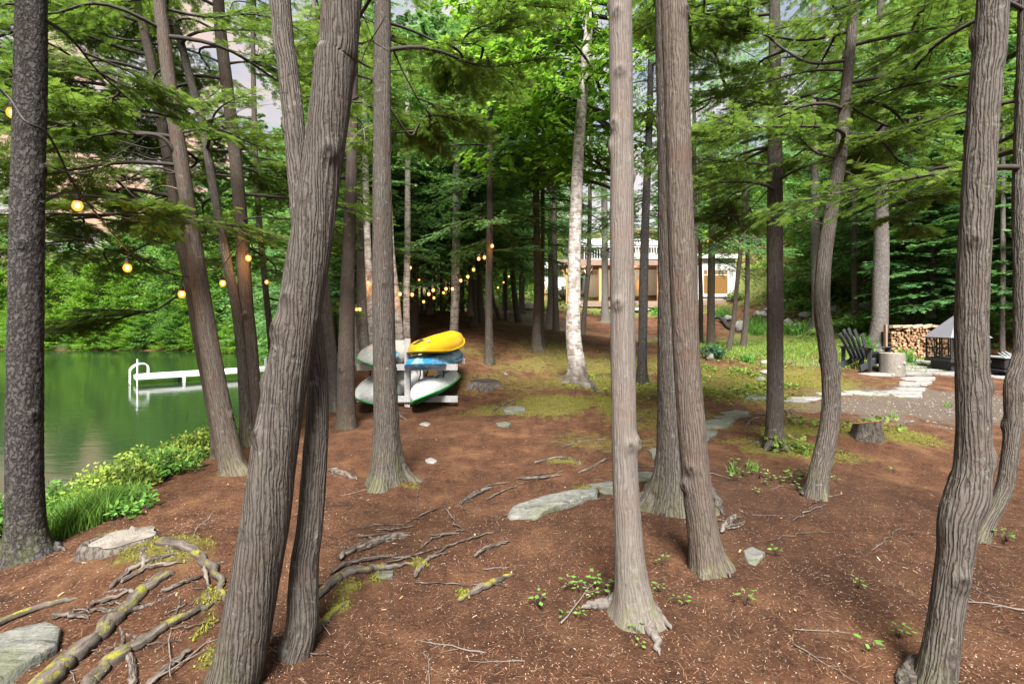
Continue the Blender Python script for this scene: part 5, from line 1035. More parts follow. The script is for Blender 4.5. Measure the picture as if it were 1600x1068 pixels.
# ------------------------------------------------------------------ fire pit corner
M_CHAR = mat_plain("charcoal_painted_wood", (.028, .032, .036), .5, .2, 25); M_STEEL = mat_plain("grey_steel_roof", (.13, .13, .155), .55, .06, 6, metal=.0)
def fire_pit():
    cx, cy = 11.46, 12.45; g = float(hgt(cx, cy)) + .04; t = thing("fire_house", "black screened fire pit with a grey pyramid roof beside the log pile", "fire pit", (cx, cy, g), rz=math.radians(-3)); w, d = .47, .40
    MB().box(-w + .07, w - .07, -d + .07, d - .07, 0, .20, .01).build("base", M_BLACK, t)
    MB().box(-w - .02, w + .02, -d - .02, d + .02, .203, .27, .01).build("tray", M_BLACK, t)
    f = MB()
    for x in (-w, w - .03):
        for y in (-d, d - .03): f.box(x, x + .03, y, y + .03, .273, .83)
    for z in (.273, .53, .80):
        for y in (-d - .005, d - .02): f.box(-w + .03, w - .03, y, y + .025, z, z + .028)
        for x in (-w - .005, w - .02): f.box(x, x + .025, -d + .03, d - .03, z, z + .028)
    for x in (-.20, -.12, .10, .18):
        for y in (-d - .008, d - .018): f.box(x, x + .025, y, y + .02, .301, .80)
    for y in (-.14, .10):
        for x in (-w - .008, w - .018): f.box(x, x + .02, y, y + .025, .301, .80)
    f.build("frame", M_BLACK, t)
    s = MB()
    for k in range(28): s.box(-w + .04 + k * .033, -w + .049 + k * .033, -d + .008, -d + .012, .301, .80)
    for k in range(13): s.box(-w + .03, w - .03, -d + .0065, -d + .0095, .32 + k * .036, .329 + k * .036)
    for k in range(23): s.box(-w + .008, -w + .012, -d + .04 + k * .033, -d + .049 + k * .033, .301, .80)
    for k in range(13): s.box(-w + .0065, -w + .0095, -d + .03, d - .03, .32 + k * .036, .329 + k * .036)
    s.build("mesh_screen", M_BLACK, t)
    a, b = w + .03, d + .03
    for k in range(4):      # four roof panels, each folded sheet a part
        q = [(-a, -b), (a, -b), (a, b), (-a, b)]; p0, p1 = q[k], q[(k + 1) % 4]; i0, i1 = [(x * .08, y * .08) for x, y in (p0, p1)]
        MB().add([(*p0, .833), (*p1, .833), (*i1, 1.40), (*i0, 1.40), (p0[0] * .97, p0[1] * .97, .82), (p1[0] * .97, p1[1] * .97, .82)], [(0, 1, 2, 3), (0, 4, 5, 1)]).build("roof_panel", M_STEEL, t)
    MB().tube([(0, 0, 1.36), (0, 0, 1.46)], .06, 12).build("chimney_cap", M_STEEL, t)
    MB().box(-.35, .35, -.28, .28, .275, .34, .03).build("ash_bed", mat_plain("grey_ash", (.16, .15, .14), .95, .4, 30), t)
fire_pit()
def mat_log():
    m = NB("split_firewood"); t = m.attr("tint").outputs["Fac"]; o = m.obj(); n = m.noise(o, 25., 5, .7)
    c = m.ramp(t, [(0, (.10, .065, .045)), (.25, (.16, .105, .07)), (.4, (.20, .12, .07)), (.75, (.36, .23, .135)), (1., (.46, .34, .235))]); return m.fin(m.mix(.5, c, m.mix(m.ramp(n, [(.3, 0.), (.7, 1.)]), (.12, .08, .06), (.55, .42, .3)), 'OVERLAY'), .85, m.bump(n, .5, .01), .2)
def log_pile():
    p0, p1 = W(1393, 562, 14.4), W(1487, 562, 14.4); g = float(hgt((p0[0] + p1[0]) / 2, 14.4)) - .03; t = thing("log_pile", "long stack of split firewood behind the fire pit", "firewood", (p0[0], 14.4, g)); Lx = p1[0] - p0[0]
    V, Fc, T = [], [], []; n = 0; rg = np.random.default_rng(9); z = .06; row = 0
    while z < .98:
        x = rg.uniform(0, .05)
        while x < Lx:
            s = rg.uniform(.034, .062); k = rg.choice([3, 4, 4, 5]); a0 = rg.uniform(0, 6.28); a = a0 + np.arange(k) * 2 * np.pi / k + rg.uniform(-.3, .3, k); rr = s * rg.uniform(.75, 1.15, k); y0 = rg.uniform(-.04, .04); y1 = y0 + .4
            if z > .86 and rg.random() < .45: x += s * 1.8; continue
            f = np.stack([x + rr * np.cos(a), np.full(k, y0), z + rg.uniform(-.018, .018) + rr * np.sin(a)], 1); b = f.copy(); b[:, 1] = y1; tn = np.clip(rg.normal(.66, .2), .3, 1)
            V += [f, b, f, b]; T += [np.full(2 * k, tn), np.full(2 * k, rg.uniform(0, .3))]
            Fc += [tuple(range(n, n + k)), tuple(range(n + k, n + 2 * k))[::-1]] + [(n + 2 * k + i, n + 3 * k + i, n + 3 * k + (i + 1) % k, n + 2 * k + (i + 1) % k) for i in range(k)]; n += 4 * k; x += s * rg.uniform(1.5, 2.0)
        z += .075; row += 1
    m = mat_log(); tag(link("split_logs", mesh_np("split_logs", np.vstack(V), Fc, [m], attrs={'tint': ('FLOAT', np.concatenate(T))}, smooth=False), t), kind="stuff")
    for x in (-.06, Lx + .06): MB().box(x - .03, x + .03, .1, .2, -.1, 1.06, .005).build("end_post", M_BROWN, t)
    for k in range(6):
        x = .15 + k * Lx / 6; a = rg.uniform(-.25, .25); MB().bar((x - .16, .0, 1.0 + a * .1), (x + .2, .1, 1.02 - a * .1), .12, .07).build("top_log", mat_plain("weathered_split_log", (.36, .26, .18), .85, .35, 20, .4) if k == 0 else bpy.data.materials["weathered_split_log"], t)
log_pile()
def chair():
    p = g_hit(1350, 577); t = thing("garden_chair", "black slatted garden chair with wide arms beside the round log seat", "chair", p + [0, 0, .02], rz=math.radians(24))
    def part(name, a, b, w, h, up=(0, 0, 1)): return MB().bar(a, b, w, h, up).build(name, M_CHAR, t)
    for y in (-.27, .27):
        part("rail", (.52, y, .33), (-.62, y, .05), .035, .14); part("front_leg", (.44, y * 1.16, 0), (.44, y * 1.16, .545), .035, .12, (0, 1, 0)); part("rear_leg", (-.32, y * 1.16, 0), (-.32, y * 1.16, .545), .035, .09, (0, 1, 0))
        MB().box(-.44, .56, y * 1.2 - .075, y * 1.2 + .075, .548, .572, .006).build("arm", M_CHAR, t)
    for i in range(6): f = i / 5; part("seat_slat", (.50 - .62 * f, -.27, .412 - .15 * f), (.50 - .62 * f, .27, .412 - .15 * f), .095, .022)
    part("back_brace", (-.40, -.33, .53), (-.40, .33, .53), .06, .03); part("front_apron", (.545, -.29, .33), (.545, .29, .33), .03, .13)
    for i, y in enumerate((-.22, -.11, 0, .11, .22)): h = 1.0 - .045 * (i - 2) ** 2; part("back_slat", (-.17, y * .85, .28), (-.17 - .46 * h, y * 1.2, .28 + .75 * h), .10, .022, (0, 1, 0))
chair()
M_CUT = mat_wood("weathered_cut_wood", (.18, .15, .12), (.30, .26, .22), (3, 3, 3)); M_LOGSIDE = mat_wood("barkless_grey_log", (.11, .098, .086), (.21, .192, .17), (9, 9, 2.2))
def log_seat():
    p = g_hit(1394, 585); r = .265; t = thing("round_log", "upright round log used as a side table beside the black chair", "log", p)
    th = np.linspace(0, 6.283, 40, endpoint=False); rr = r * (1 + .03 * np.sin(3 * th + 1) + .015 * np.sin(7 * th)); mb = MB(); zs = [-.05, .02, .25, .5, .525]; sc = [1.03, 1.02, .99, 1.0, .985]
    V = [(rr[i] * s * math.cos(a), rr[i] * s * math.sin(a), z) for z, s in zip(zs, sc) for i, a in enumerate(th)]; mb.add(V, [(j * 40 + i, j * 40 + (i + 1) % 40, (j + 1) * 40 + (i + 1) % 40, (j + 1) * 40 + i) for j in range(4) for i in range(40)]); mb.build("log_body", M_LOGSIDE, t, True)
    MB().add([(rr[i] * .983 * math.cos(a), rr[i] * .983 * math.sin(a), .527) for i, a in enumerate(th)], [tuple(range(40))]).build("cut_top", M_CUT, t)
    for a, z in ((-1.7, .2), (-1.15, .3)): MB().lathe([(.045, -.02), (.04, .012), (.02, .02), (.004, .008)], (0, 0, 0), 12).build("knot", M_CUT, t, True, loc=(r * .99 * math.cos(a), r * .99 * math.sin(a), z), rot=(math.pi / 2, 0, a + math.pi / 2))
log_seat()
def grill():
    p = g_hit(1578, 586); t = thing("barrel_grill", "black metal box grill on a stand with pale handles, behind the curving cedar stem", "grill", p)
    MB().box(-.36, .36, -.25, .25, .15, .42, .03).build("fire_box", M_BLACK, t); MB().box(-.40, .40, -.28, .28, .425, .47, .015).build("rim", mat_plain("grey_metal", (.22, .24, .26), .4), t)
    for i in range(8): MB().bar((-.34 + i * .09, -.2, .475), (-.30 + i * .09, .0, .55 + .02 * (i % 3)), .02, .03).build("grate_bar", M_GRY, t)
    MB().box(-.44, .44, -.30, .30, .10, .147, .01).build("shelf", M_BLACK, t)
    for x in (-.3, .26):
        for y in (-.2, .2): MB().box(x, x + .05, y - .02, y + .02, -.05, .098).build("leg", M_BLACK, t)
    j = thing("white_jug", "small white jug standing on the patio beside the black grill", "jug", g_hit(1554, 579)); MB().lathe([(.09, 0), (.10, .02), (.10, .2), (.05, .27), (.04, .3), (.045, .33)], k=16).build("jug_body", M_WHITE, j, True); MB().tube([(.09, 0, .1), (.15, 0, .16), (.09, 0, .24)], .012, 6).build("handle", M_WHITE, j, True)
grill()

# ------------------------------------------------------------------ paving, boulders
M_FLAG = mat_stone("grey_flagstone", (.04, .041, .037), (.15, .152, .138), (.22, .23, .195), 9., .35); M_PALE = mat_stone("pale_flagstone", (.12, .116, .11), (.21, .205, .196), (.25, .245, .23), 5.)
M_ROCK = mat_stone("granite", (.10, .097, .093), (.23, .222, .213), (.30, .30, .285), 3.5, mossy=.5)
def slab(P, th, name, mat, parent=None, top=.03, rg=None, tilt=(0, 0)):
    """irregular flat stone: P polygon in world x, y"""
    rg = rg or RNG; P = np.array(P, float); c = P.mean(0); m = len(P); Q = []
    for i in range(m):
        a, b = P[i], P[(i + 1) % m]; k = max(1, int(np.linalg.norm(b - a) / .12))
        for q in range(k): Q.append(a + (b - a) * q / k + (rg.normal(0, .012, 2) if q else 0))
    Q = np.array(Q); n = len(Q); z = float(hgt(*c)) + top; zt = z + (Q - c) @ np.array(tilt)
    rings = [np.column_stack([c + (Q - c) * 1.02, np.full(n, z - th)]), np.column_stack([c + (Q - c) * 1.015, zt - th * .45 + rg.normal(0, .004, n)]), np.column_stack([Q, zt - .014 + rg.normal(0, .004, n)])]; o_ = rg.uniform(0, 60)
    for s in (.95, .8, .62, .42, .2):
        q = c + (Q - c) * s; rings.append(np.column_stack([q, z + (q - c) @ np.array(tilt) + .011 * noise3(q[:, 0] * 7 + o_, q[:, 1] * 7, 0) + .006 * noise3(q[:, 0] * 19 + o_, q[:, 1] * 19, 0)]))
    V = np.vstack(rings + [[[c[0], c[1], z]]]) - [c[0], c[1], z]; m_ = len(rings)
    Fc = [(j * n + i, j * n + (i + 1) % n, (j + 1) * n + (i + 1) % n, (j + 1) * n + i) for j in range(m_ - 1) for i in range(n)] + [((m_ - 1) * n + i, (m_ - 1) * n + (i + 1) % n, m_ * n) for i in range(n)]
    return link(name, mesh_np(name, V, Fc, [mat]), parent, (c[0], c[1], z))
def px_poly(pp): return [g_hit(a, b, False)[:2] for a, b in pp]
path = thing("stone_path", None, None); path["kind"] = "structure"; del path["kind"]; tag(path, kind="structure")
for pp in [[(1340, 583), (1380, 581), (1403, 585), (1398, 588), (1362, 588)], [(1404, 590), (1430, 588), (1461, 590), (1458, 595), (1416, 594)], [(1416, 597), (1436, 595), (1457, 597), (1448, 603), (1430, 602)], [(1404, 599), (1414, 598), (1439, 604), (1436, 606), (1404, 605)],
           [(1396, 607), (1420, 605), (1447, 608), (1444, 612), (1412, 611)], [(1374, 611), (1400, 609), (1441, 613), (1440, 616), (1396, 615)], [(1390, 616), (1410, 615), (1441, 617), (1441, 620), (1402, 620)], [(1355, 613), (1370, 612), (1392, 618), (1388, 620), (1364, 620)],
           [(1315, 611), (1332, 610), (1368, 618), (1362, 620), (1328, 617)], [(1272, 616), (1300, 614), (1334, 618), (1330, 620), (1284, 620)], [(1233, 622), (1262, 620), (1287, 623), (1276, 626), (1240, 626)], [(1222, 625), (1246, 624), (1267, 628), (1254, 630), (1226, 629)],
           [(1160, 619), (1180, 615), (1198, 619), (1196, 625), (1166, 625)], [(1094, 662), (1118, 657), (1150, 660), (1138, 671), (1098, 673)], [(1124, 645), (1150, 640), (1172, 644), (1168, 650), (1136, 651)], [(1090, 678), (1104, 674), (1122, 677), (1108, 692), (1092, 690)], [(1112, 653), (1136, 652), (1154, 656), (1140, 659)], [(1012, 706), (1024, 702), (1030, 712), (1020, 716)]]:
    slab(px_poly(pp), .06, "paving_stone", M_PALE if pp[0][0] > 1210 or pp[0][0] > 1330 else M_FLAG, path, .035)
patio = thing("patio", None, None); tag(patio, kind="structure")
rg = np.random.default_rng(21); yy = 11.75
for r_ in range(5):
    dy = .5; x = 9.3 + rg.uniform(0, .3) + r_ * .15
    while x < 13.6:
        w = rg.uniform(.5, .95); slab([(x + rg.uniform(.01, .05), yy + rg.uniform(.01, .06)), (x + w * .5, yy + rg.uniform(-.03, .05)), (x + w - rg.uniform(.02, .06), yy + rg.uniform(.02, .06)), (x + w - rg.uniform(.02, .06), yy + dy - rg.uniform(.01, .05)), (x + w * .4, yy + dy - rg.uniform(0, .04)), (x + rg.uniform(.01, .05), yy + dy - rg.uniform(.02, .05))], .07, "paving_stone", M_PALE, patio, .035, rg); x += w
    yy += dy
def flat_rock(label, pp, th=.08, top=.04, mat=None, tilt=(0, 0), group=None): o = slab(px_poly(pp), th, "flat_stone", mat or M_FLAG, None, top, tilt=tilt); tag(o, label, "stone", group); return o
flat_rock("large flat grey stone slab lying in the middle of the brown floor", [(792, 806), (800, 794), (850, 781), (905, 771), (936, 771), (930, 781), (890, 792), (852, 801), (836, 814), (796, 815)], .10, .05, tilt=(.03, .02))
flat_rock("flat grey stone just left of the pale centre cedar", [(918, 756), (950, 752), (985, 753), (985, 769), (945, 770), (926, 764)], .07, .03)
flat_rock("flat grey stone between the pale cedar and the twin cedars", [(988, 741), (1012, 737), (1028, 741), (1020, 748), (990, 750)], .06, .03)
flat_rock("big layered grey rock at the bottom left corner", [(-20, 1040), (-10, 1020), (30, 1004), (75, 997), (96, 1006), (88, 1030), (40, 1060), (-20, 1095)], .16, .05, tilt=(.02, .10))
flat_rock("thin grey stone set in the moss behind the clearing's roots", [(785, 648), (800, 643), (822, 645), (820, 652), (790, 654)], .06, .05)
flat_rock("flat grey stone flush in the path, left of the mossy one", [(774, 665), (788, 662), (799, 665), (794, 670), (778, 669)], .04, .02)
flat_rock("pale split stone lying by itself right of the twin cedars", [(1161, 866), (1174, 860), (1196, 870), (1190, 876), (1180, 890), (1168, 884)], .05, .02)
flat_rock("small pale stone beside the exposed roots left of centre", [(586, 911), (598, 906), (616, 907), (612, 917), (592, 920)], .04, .02)
flat_rock("small pale stone in the brown litter right of the flared cedar", [(664, 720), (672, 717), (683, 721), (678, 725), (668, 724)], .03, .015, M_PALE)
flat_rock("small pale chip of stone below the kayaks", [(655, 662), (664, 659), (673, 661), (668, 666)], .03, .015, M_PALE)
def boulder(px, py, w, h, label, group, base=None):
    p = g_hit(px, py); Y = p[1]; s = w / F * Y; th, ph = np.meshgrid(np.linspace(0, 2 * np.pi, 22, endpoint=False), np.linspace(.02, np.pi - .02, 14)); o_ = RNG.uniform(0, 50)
    D = np.stack([np.sin(ph) * np.cos(th), np.sin(ph) * np.sin(th), np.cos(ph)], -1); r = 1 + .28 * noise3(D[..., 0] * 1.3 + o_, D[..., 1] * 1.3, D[..., 2] * 1.3) + .10 * noise3(D[..., 0] * 3.5 + o_, D[..., 1] * 3.5, D[..., 2] * 3.5)
    r = np.round(r * 9) / 9 * .5 + r * .5; V = D * r[..., None] * np.array([s / 2, s / 2 * .8, h / F * Y / 2]); k = 22; i = np.arange(13)[:, None] * k; j = np.arange(k)[None]; j2 = (j + 1) % k
    Fc = np.stack([i + j, i + k + j, i + k + j2, i + j2], -1).reshape(-1, 4)
    tag(link("boulder", mesh_np("boulder", V.reshape(-1, 3), Fc, [M_ROCK]), None, p + [0, 0, h / F * Y * .28], (0, 0, RNG.uniform(0, 6.28))), label, "boulder", group)
for px, py, w, h, lab in [(1138, 502, 18, 13, "boulder below the right wing's corner"), (1157, 517, 22, 20, "tall brown boulder between the two leaning saplings"), (1176, 508, 12, 9, "small boulder right of the leaning saplings"), (1231, 512, 17, 18, "upright boulder right of the pole like cedar"), (1251, 516, 22, 15, "broad pale boulder by the iris leaves"), (1268, 513, 12, 18, "stacked narrow boulder left of the slender grey trunk"), (1316, 514, 26, 19, "wide flat topped boulder right of the wavy cedar"), (1259, 498, 22, 14, "brown boulder under the bright bush"), (1188, 496, 24, 14, "flat dark boulder above the iris clump"), (1205, 488, 20, 12, "boulder at the foot of the grassy slope"), (1303, 490, 22, 16, "shaded boulder behind the wavy cedar"), (1290, 478, 20, 16, "shaded boulder high on the rocky bank"), (1330, 500, 20, 14, "shaded boulder left of the grey pine"), (1352, 486, 26, 18, "large shaded boulder behind the grey pine"), (1222, 480, 18, 12, "boulder at the edge of the rocky bank")]:
    boulder(px, py, w, h, lab, "boulders of the rocky bank")
for px, py, w, h, lab in [(1110, 562, 13, 12, "small pale boulder among ground cover below the bluish shrub"), (1196, 570, 16, 9, "mossy boulder left of the pole like cedar, upper one"), (1195, 586, 18, 10, "mossy boulder left of the pole like cedar, middle one"), (1190, 596, 16, 9, "mossy boulder left of the pole like cedar, lowest"), (790, 587, 8, 7, "small grey stone left of the white birch"), (1000, 487, 40, 9, "flat stone step below the cottage deck"), (885, 466, 34, 16, "pale rock heap under the left wing"), (868, 470, 20, 12, "pale rock left of the heap under the left wing"), (905, 472, 20, 10, "pale rock right of the heap under the left wing"), (825, 484, 20, 14, "pale rock at the path's end by the curved trunk"), (765, 492, 12, 7, "grey rock at the left side of the path's end")]:
    boulder(px, py, w, h, lab, "scattered rocks of the clearing")
for px, w, h, lab in [(130, 34, 15, "large grey boulder at the far water's edge"), (95, 28, 10, "low brown rock left of the large far boulder"), (180, 40, 7, "long low rock right of the large far boulder"), (20, 20, 8, "low rock at the far shore by the left edge")]:
    Y = 42.2; x = (px - 800) / F * Y; _p = np.array([x, Y, WATER_Z])
    D = None; g_old = g_hit
    g_hit = lambda a, b, fine=True, ymax=60, _p=_p: _p
    boulder(px, 545, w, h, lab, "rocks of the far shore"); g_hit = g_old
# ------------------------------------------------------------------ roots, stumps, shrubs, small plants
M_ROOT = mat_bark("root_bark", (.02, .016, .014), (.07, .058, .049), (.145, .125, .108), 30, 6, .9, moss=.0, lichen=.3, strips=False)
def mat_mossroot():
    m = NB("mossy_root"); o = m.add("NewGeometry"); n = m.noise(o.outputs["Position"], 9., 5, .7); f = m.noise(o.outputs["Position"], 120., 4, .7); at = m.attr("bk").outputs["Vector"]; r = m.noise(at, 1., 4, .6, (40, 40, 6))
    sp = m.add("SeparateXYZ"); m.l.new(o.outputs["Normal"], sp.inputs[0]); c = m.ramp(r, [(.3, (.03, .025, .021)), (.55, (.085, .072, .062)), (.75, (.15, .135, .118))])
    k = m.math('MULTIPLY', m.ramp(sp.outputs[2], [(.3, 0.), (.7, 1.)]), m.ramp(n, [(.50, 0.), (.60, 1.)]))
    c = m.mix(k, c, m.ramp(f, [(.3, (.07, .075, .012)), (.7, (.22, .21, .035))])); return m.fin(c, .95, m.bump(m.math('ADD', r, f), .8, .01), .1)
M_MOSSROOT = mat_mossroot()
def root(pts, label=None, key=None, mossy=False, sink=.44, name="exposed_root", group=None, wob=.012):
    """a root snaking over the ground: (px, py, width px) points seen in the photograph, sunk a little into the soil"""
    Q = []
    for a, b, w in pts: p = g_hit(a, b); Q.append((p[0], p[1], w * (.84 if key else .72) / 2 / F * p[1]))
    S = spline(np.array([(x, y, 0, r) for x, y, r in Q]), max(14, int(8 * len(Q)))); n = len(S); i = np.arange(n); o_ = RNG.uniform(0, 90)
    wob = wob + .35 * S[:, 3].max(); S[:, 0] += wob * noise3(i * .30 + o_, 0, 1); S[:, 1] += wob * noise3(i * .30 + o_, 5, 1); S[:, 3] *= (1 + .34 * noise3(i * .16 + o_, 3, 3)) * np.linspace(1.1, .8, n); S[[0, -1], 3] *= .45
    z = hgt(S[:, 0], S[:, 1]) + S[:, 3] * (1 - 2 * sink) + .012; z[-1] -= S[-1, 3] * 2; z[0] -= S[0, 3]
    P = np.column_stack([S[:, :2], z]); o = P[0].copy(); k = 14; V, Fc = tube_np(P - o, S[:, 3], k); th = np.tile(np.arange(k) * 2 * np.pi / k, n); s = np.repeat(np.concatenate([[0], np.cumsum(np.linalg.norm(np.diff(P, axis=0), axis=1))]), k); rr = np.repeat(S[:, 3], k)
    c = np.repeat(P - o, k, axis=0); V = c + (V - c) * (1 + .16 * noise3(np.cos(th) * 1.5 + o_, np.sin(th) * 1.5, s * 5) + .10 * noise3(np.cos(th) * 4 + o_, np.sin(th) * 4, s * 14))[:, None]
    me = mesh_np(name, V, Fc, [BARK[TREES[key]['bark']] if key and key != 'R' else M_MOSSROOT if mossy else M_ROOT], attrs={'bk': ('FLOAT_VECTOR', np.stack([rr * np.cos(th) + o_, rr * np.sin(th), s], 1)), 'hg': ('FLOAT', np.ones(len(V)) * 2)})
    if not key and S[:, 3].max() > .03:
        t = tag(link(name, me, None, o), label, "root", group)
        for q in range(4):
            j = int(RNG.integers(3, n - 4)); d = P[j + 1] - P[j - 1]; a = math.atan2(d[1], d[0]) + RNG.choice([-1, 1]) * RNG.uniform(.5, 1.0); l = RNG.uniform(.12, .34); R2 = []
            for u in np.linspace(0, 1, 7): x, y = P[j, 0] + l * u * math.cos(a + u * .5), P[j, 1] + l * u * math.sin(a + u * .5); R2.append((x, y, float(hgt(x, y)) + .014 * (1 - u) - .012 * u * u))
            V2, F2 = tube_np(np.array(R2) - o, np.linspace(S[j, 3] * .42, .004, 7), 8); link("rootlet", mesh_np("rootlet", V2, F2, [M_ROOT], attrs={'bk': ('FLOAT_VECTOR', V2 * [1, 1, 1.]), 'hg': ('FLOAT', np.ones(len(V2)) * 2)}), t)
        return t
    if key: return link("root", me, TREES[key]['obj'], o - TREES[key]['base'])
    return tag(link(name, me, None, o), label, "root", group)
RG = "exposed roots winding over the forest floor"
for pts, lab, mo in [
    ([(60, 1085, 46), (110, 1040, 42), (150, 1002, 38), (200, 952, 34), (240, 915, 26), (272, 900, 14)], "thickest exposed root, running from the bottom left corner up to the mossy stump", True),
    ([(130, 1085, 30), (172, 1045, 28), (208, 1020, 28), (255, 985, 24), (300, 962, 18), (335, 948, 8)], "second thick root right of the thickest one, with a knee and moss", True),
    ([(204, 1085, 14), (208, 1050, 16), (198, 1030, 15), (180, 1018, 10)], "short root knee poking out under the second thick root", False),
    ([(222, 1085, 15), (262, 1050, 16), (300, 1018, 10)], "straight tapering root left of the twisted cedar's foot", False),
    ([(248, 852, 20), (288, 858, 22), (320, 880, 20), (342, 908, 16), (350, 945, 9)], "grey root arching from the cut stump towards the twisted cedar", True),
    ([(318, 884, 8), (324, 915, 8), (326, 945, 6)], "thin upright rootlet under the arching grey root", False),
    ([(172, 922, 9), (210, 892, 12), (240, 880, 12), (278, 870, 6)], "double strand of roots below the cut stump, upper strand", False),
    ([(190, 915, 8), (232, 893, 10), (270, 885, 8), (300, 880, 5)], "double strand of roots below the cut stump, lower strand", False),
    ([(222, 892, 11), (224, 875, 13), (223, 858, 9)], "short stubby root standing up in the moss", False),
    ([(-20, 985, 12), (30, 966, 13), (80, 950, 14), (120, 942, 7)], "pale root at the left edge above the layered rock", True),
    ([(80, 968, 10), (110, 966, 11), (140, 970, 6)], "short pale root above the layered rock", False),
    ([(140, 950, 9), (180, 938, 9), (210, 925, 6)], "thin root joining the thickest root from the left", False),
    ([(250, 930, 10), (290, 915, 9), (325, 902, 5)], "thin root crossing from the thickest root to the arching one", False),
    ([(470, 1018, 20), (492, 992, 20), (520, 962, 18), (546, 944, 12)], "dark mossy root emerging right of the twisted cedar's stem", True),
    ([(488, 945, 14), (512, 920, 18), (540, 902, 22), (572, 893, 18), (610, 890, 12), (650, 884, 6)], "long hooked root with moss right of the twisted cedar", True),
    ([(530, 874, 10), (552, 862, 14), (578, 854, 20), (608, 843, 20), (640, 840, 9)], "stout humped root above the long hooked one", False),
    ([(515, 900, 7), (540, 886, 10), (575, 878, 10), (628, 871, 5)], "slender root between the humped and the hooked root", False),
    ([(648, 905, 8), (660, 888, 9), (672, 876, 9), (700, 866, 4)], "short forked root beside a moss pad in mid floor", True),
    ([(718, 790, 7), (735, 779, 12), (752, 770, 11), (771, 763, 6)], "weathered root left of the flat grey slab", False),
    ([(741, 873, 6), (757, 862, 9), (775, 854, 9), (796, 848, 5)], "splintered root below the flat grey slab", False),
    ([(716, 942, 10), (740, 930, 12), (765, 917, 15), (804, 899, 7)], "half buried root in the foreground with a moss tuft at its end", True),
    ([(514, 736, 7), (532, 740, 13), (556, 750, 10)], "pale broken root left of the flared cedar's foot", False),
    ([(835, 725, 5), (860, 719, 7), (885, 717, 6), (908, 726, 5)], "thin root above the grey slab, left one", False), ([(808, 749, 5), (840, 749, 7), (878, 744, 4)], "thin root above the grey slab, lower one", False),
    ([(903, 741, 4), (925, 732, 6), (953, 717, 5)], "thin root above the grey slab, right one", False), ([(766, 648, 3), (782, 637, 6), (806, 624, 4)], "pale stick like root by the mossy mound", False), ([(590, 655, 4), (610, 640, 8), (634, 657, 5)], "root under the rack's left front corner", False),
    ([(1126, 834, 10), (1136, 822, 18), (1150, 808, 12)], "short broken log right of the twin cedars", False), ([(880, 700, 3), (910, 690, 5), (950, 688, 4)], "thin root crossing the floor left of the pale cedar", False),
    ([(1165, 668, 4), (1178, 656, 5), (1196, 653, 4)], "tangled thin roots left of the pole like cedar, front one", False), ([(1160, 655, 3), (1180, 648, 4), (1200, 650, 3)], "tangled thin roots left of the pole like cedar, back one", False), ([(1216, 640, 4), (1232, 645, 6), (1248, 651, 4)], "short root at the flagstones right of the pole like cedar", False)]:
    root(pts, lab, None, mo, group=RG)
rgr = np.random.default_rng(44)
for i in range(45):     # thin surface roots criss-crossing the worn floor
    cx, cy, sx, sy = [(870, 735, 90, 40), (560, 880, 70, 60), (230, 940, 160, 70), (1170, 660, 60, 25), (760, 790, 120, 60), (980, 690, 90, 40), (620, 830, 90, 40), (300, 1000, 200, 50), (1200, 850, 200, 80)][i % 9]
    x, y = cx + rgr.normal(0, sx * .6), cy + rgr.normal(0, sy * .6); a = rgr.normal(-.35, .45); l = rgr.uniform(45, 120) * (y / 800) ** 2; w = rgr.uniform(1.6, 3.8) * (y / 800) ** 1.5
    if y > 1050 or y < 620: continue
    root([(x, y, w * .6), (x + l * .5 * math.cos(a), y + l * .3 * math.sin(a), w), (x + l * math.cos(a), y + l * .5 * math.sin(a) + rgr.normal(0, 4), w * .6)], "thin weathered surface root half buried in the litter", group="thin surface roots in the litter", sink=.3, wob=.03)
for key, pts in [('T', [(975, 945, 30), (952, 948, 26), (930, 949, 16), (906, 954, 6)]), ('T', [(1005, 955, 32), (1016, 985, 24), (1026, 1008, 16), (1031, 1028, 6)]), ('T', [(1012, 950, 24), (1030, 968, 18), (1048, 985, 8)]), ('U2', [(1080, 735, 26), (1102, 762, 24), (1118, 786, 20), (1131, 806, 8)]), ('U2', [(1040, 745, 30), (1022, 762, 26), (1006, 778, 18), (996, 784, 8)]), ('U2', [(1052, 755, 32), (1046, 780, 28), (1038, 800, 16), (1034, 808, 8)]), ('U1', [(1112, 868, 22), (1126, 888, 18), (1142, 905, 8)]),
                 ('D', [(592, 735, 18), (584, 750, 14), (576, 764, 6)]), ('D', [(618, 730, 18), (630, 742, 14), (641, 750, 6)]), ('R', [(908, 590, 14), (925, 602, 10), (935, 616, 5)]), ('R', [(892, 592, 14), (878, 592, 9), (870, 587, 5)]), ('A', [(66, 850, 24), (82, 856, 18), (102, 862, 6)]), ('X', [(1440, 1050, 40), (1420, 1066, 30), (1404, 1078, 12)]), ('V', [(1196, 692, 12), (1184, 694, 8), (1170, 694, 4)]), ('E1', [(374, 730, 14), (384, 735, 10), (398, 738, 4)]), ('W', [(1266, 772, 14), (1256, 774, 9), (1250, 772, 5)])]:
    root(pts, key=key)
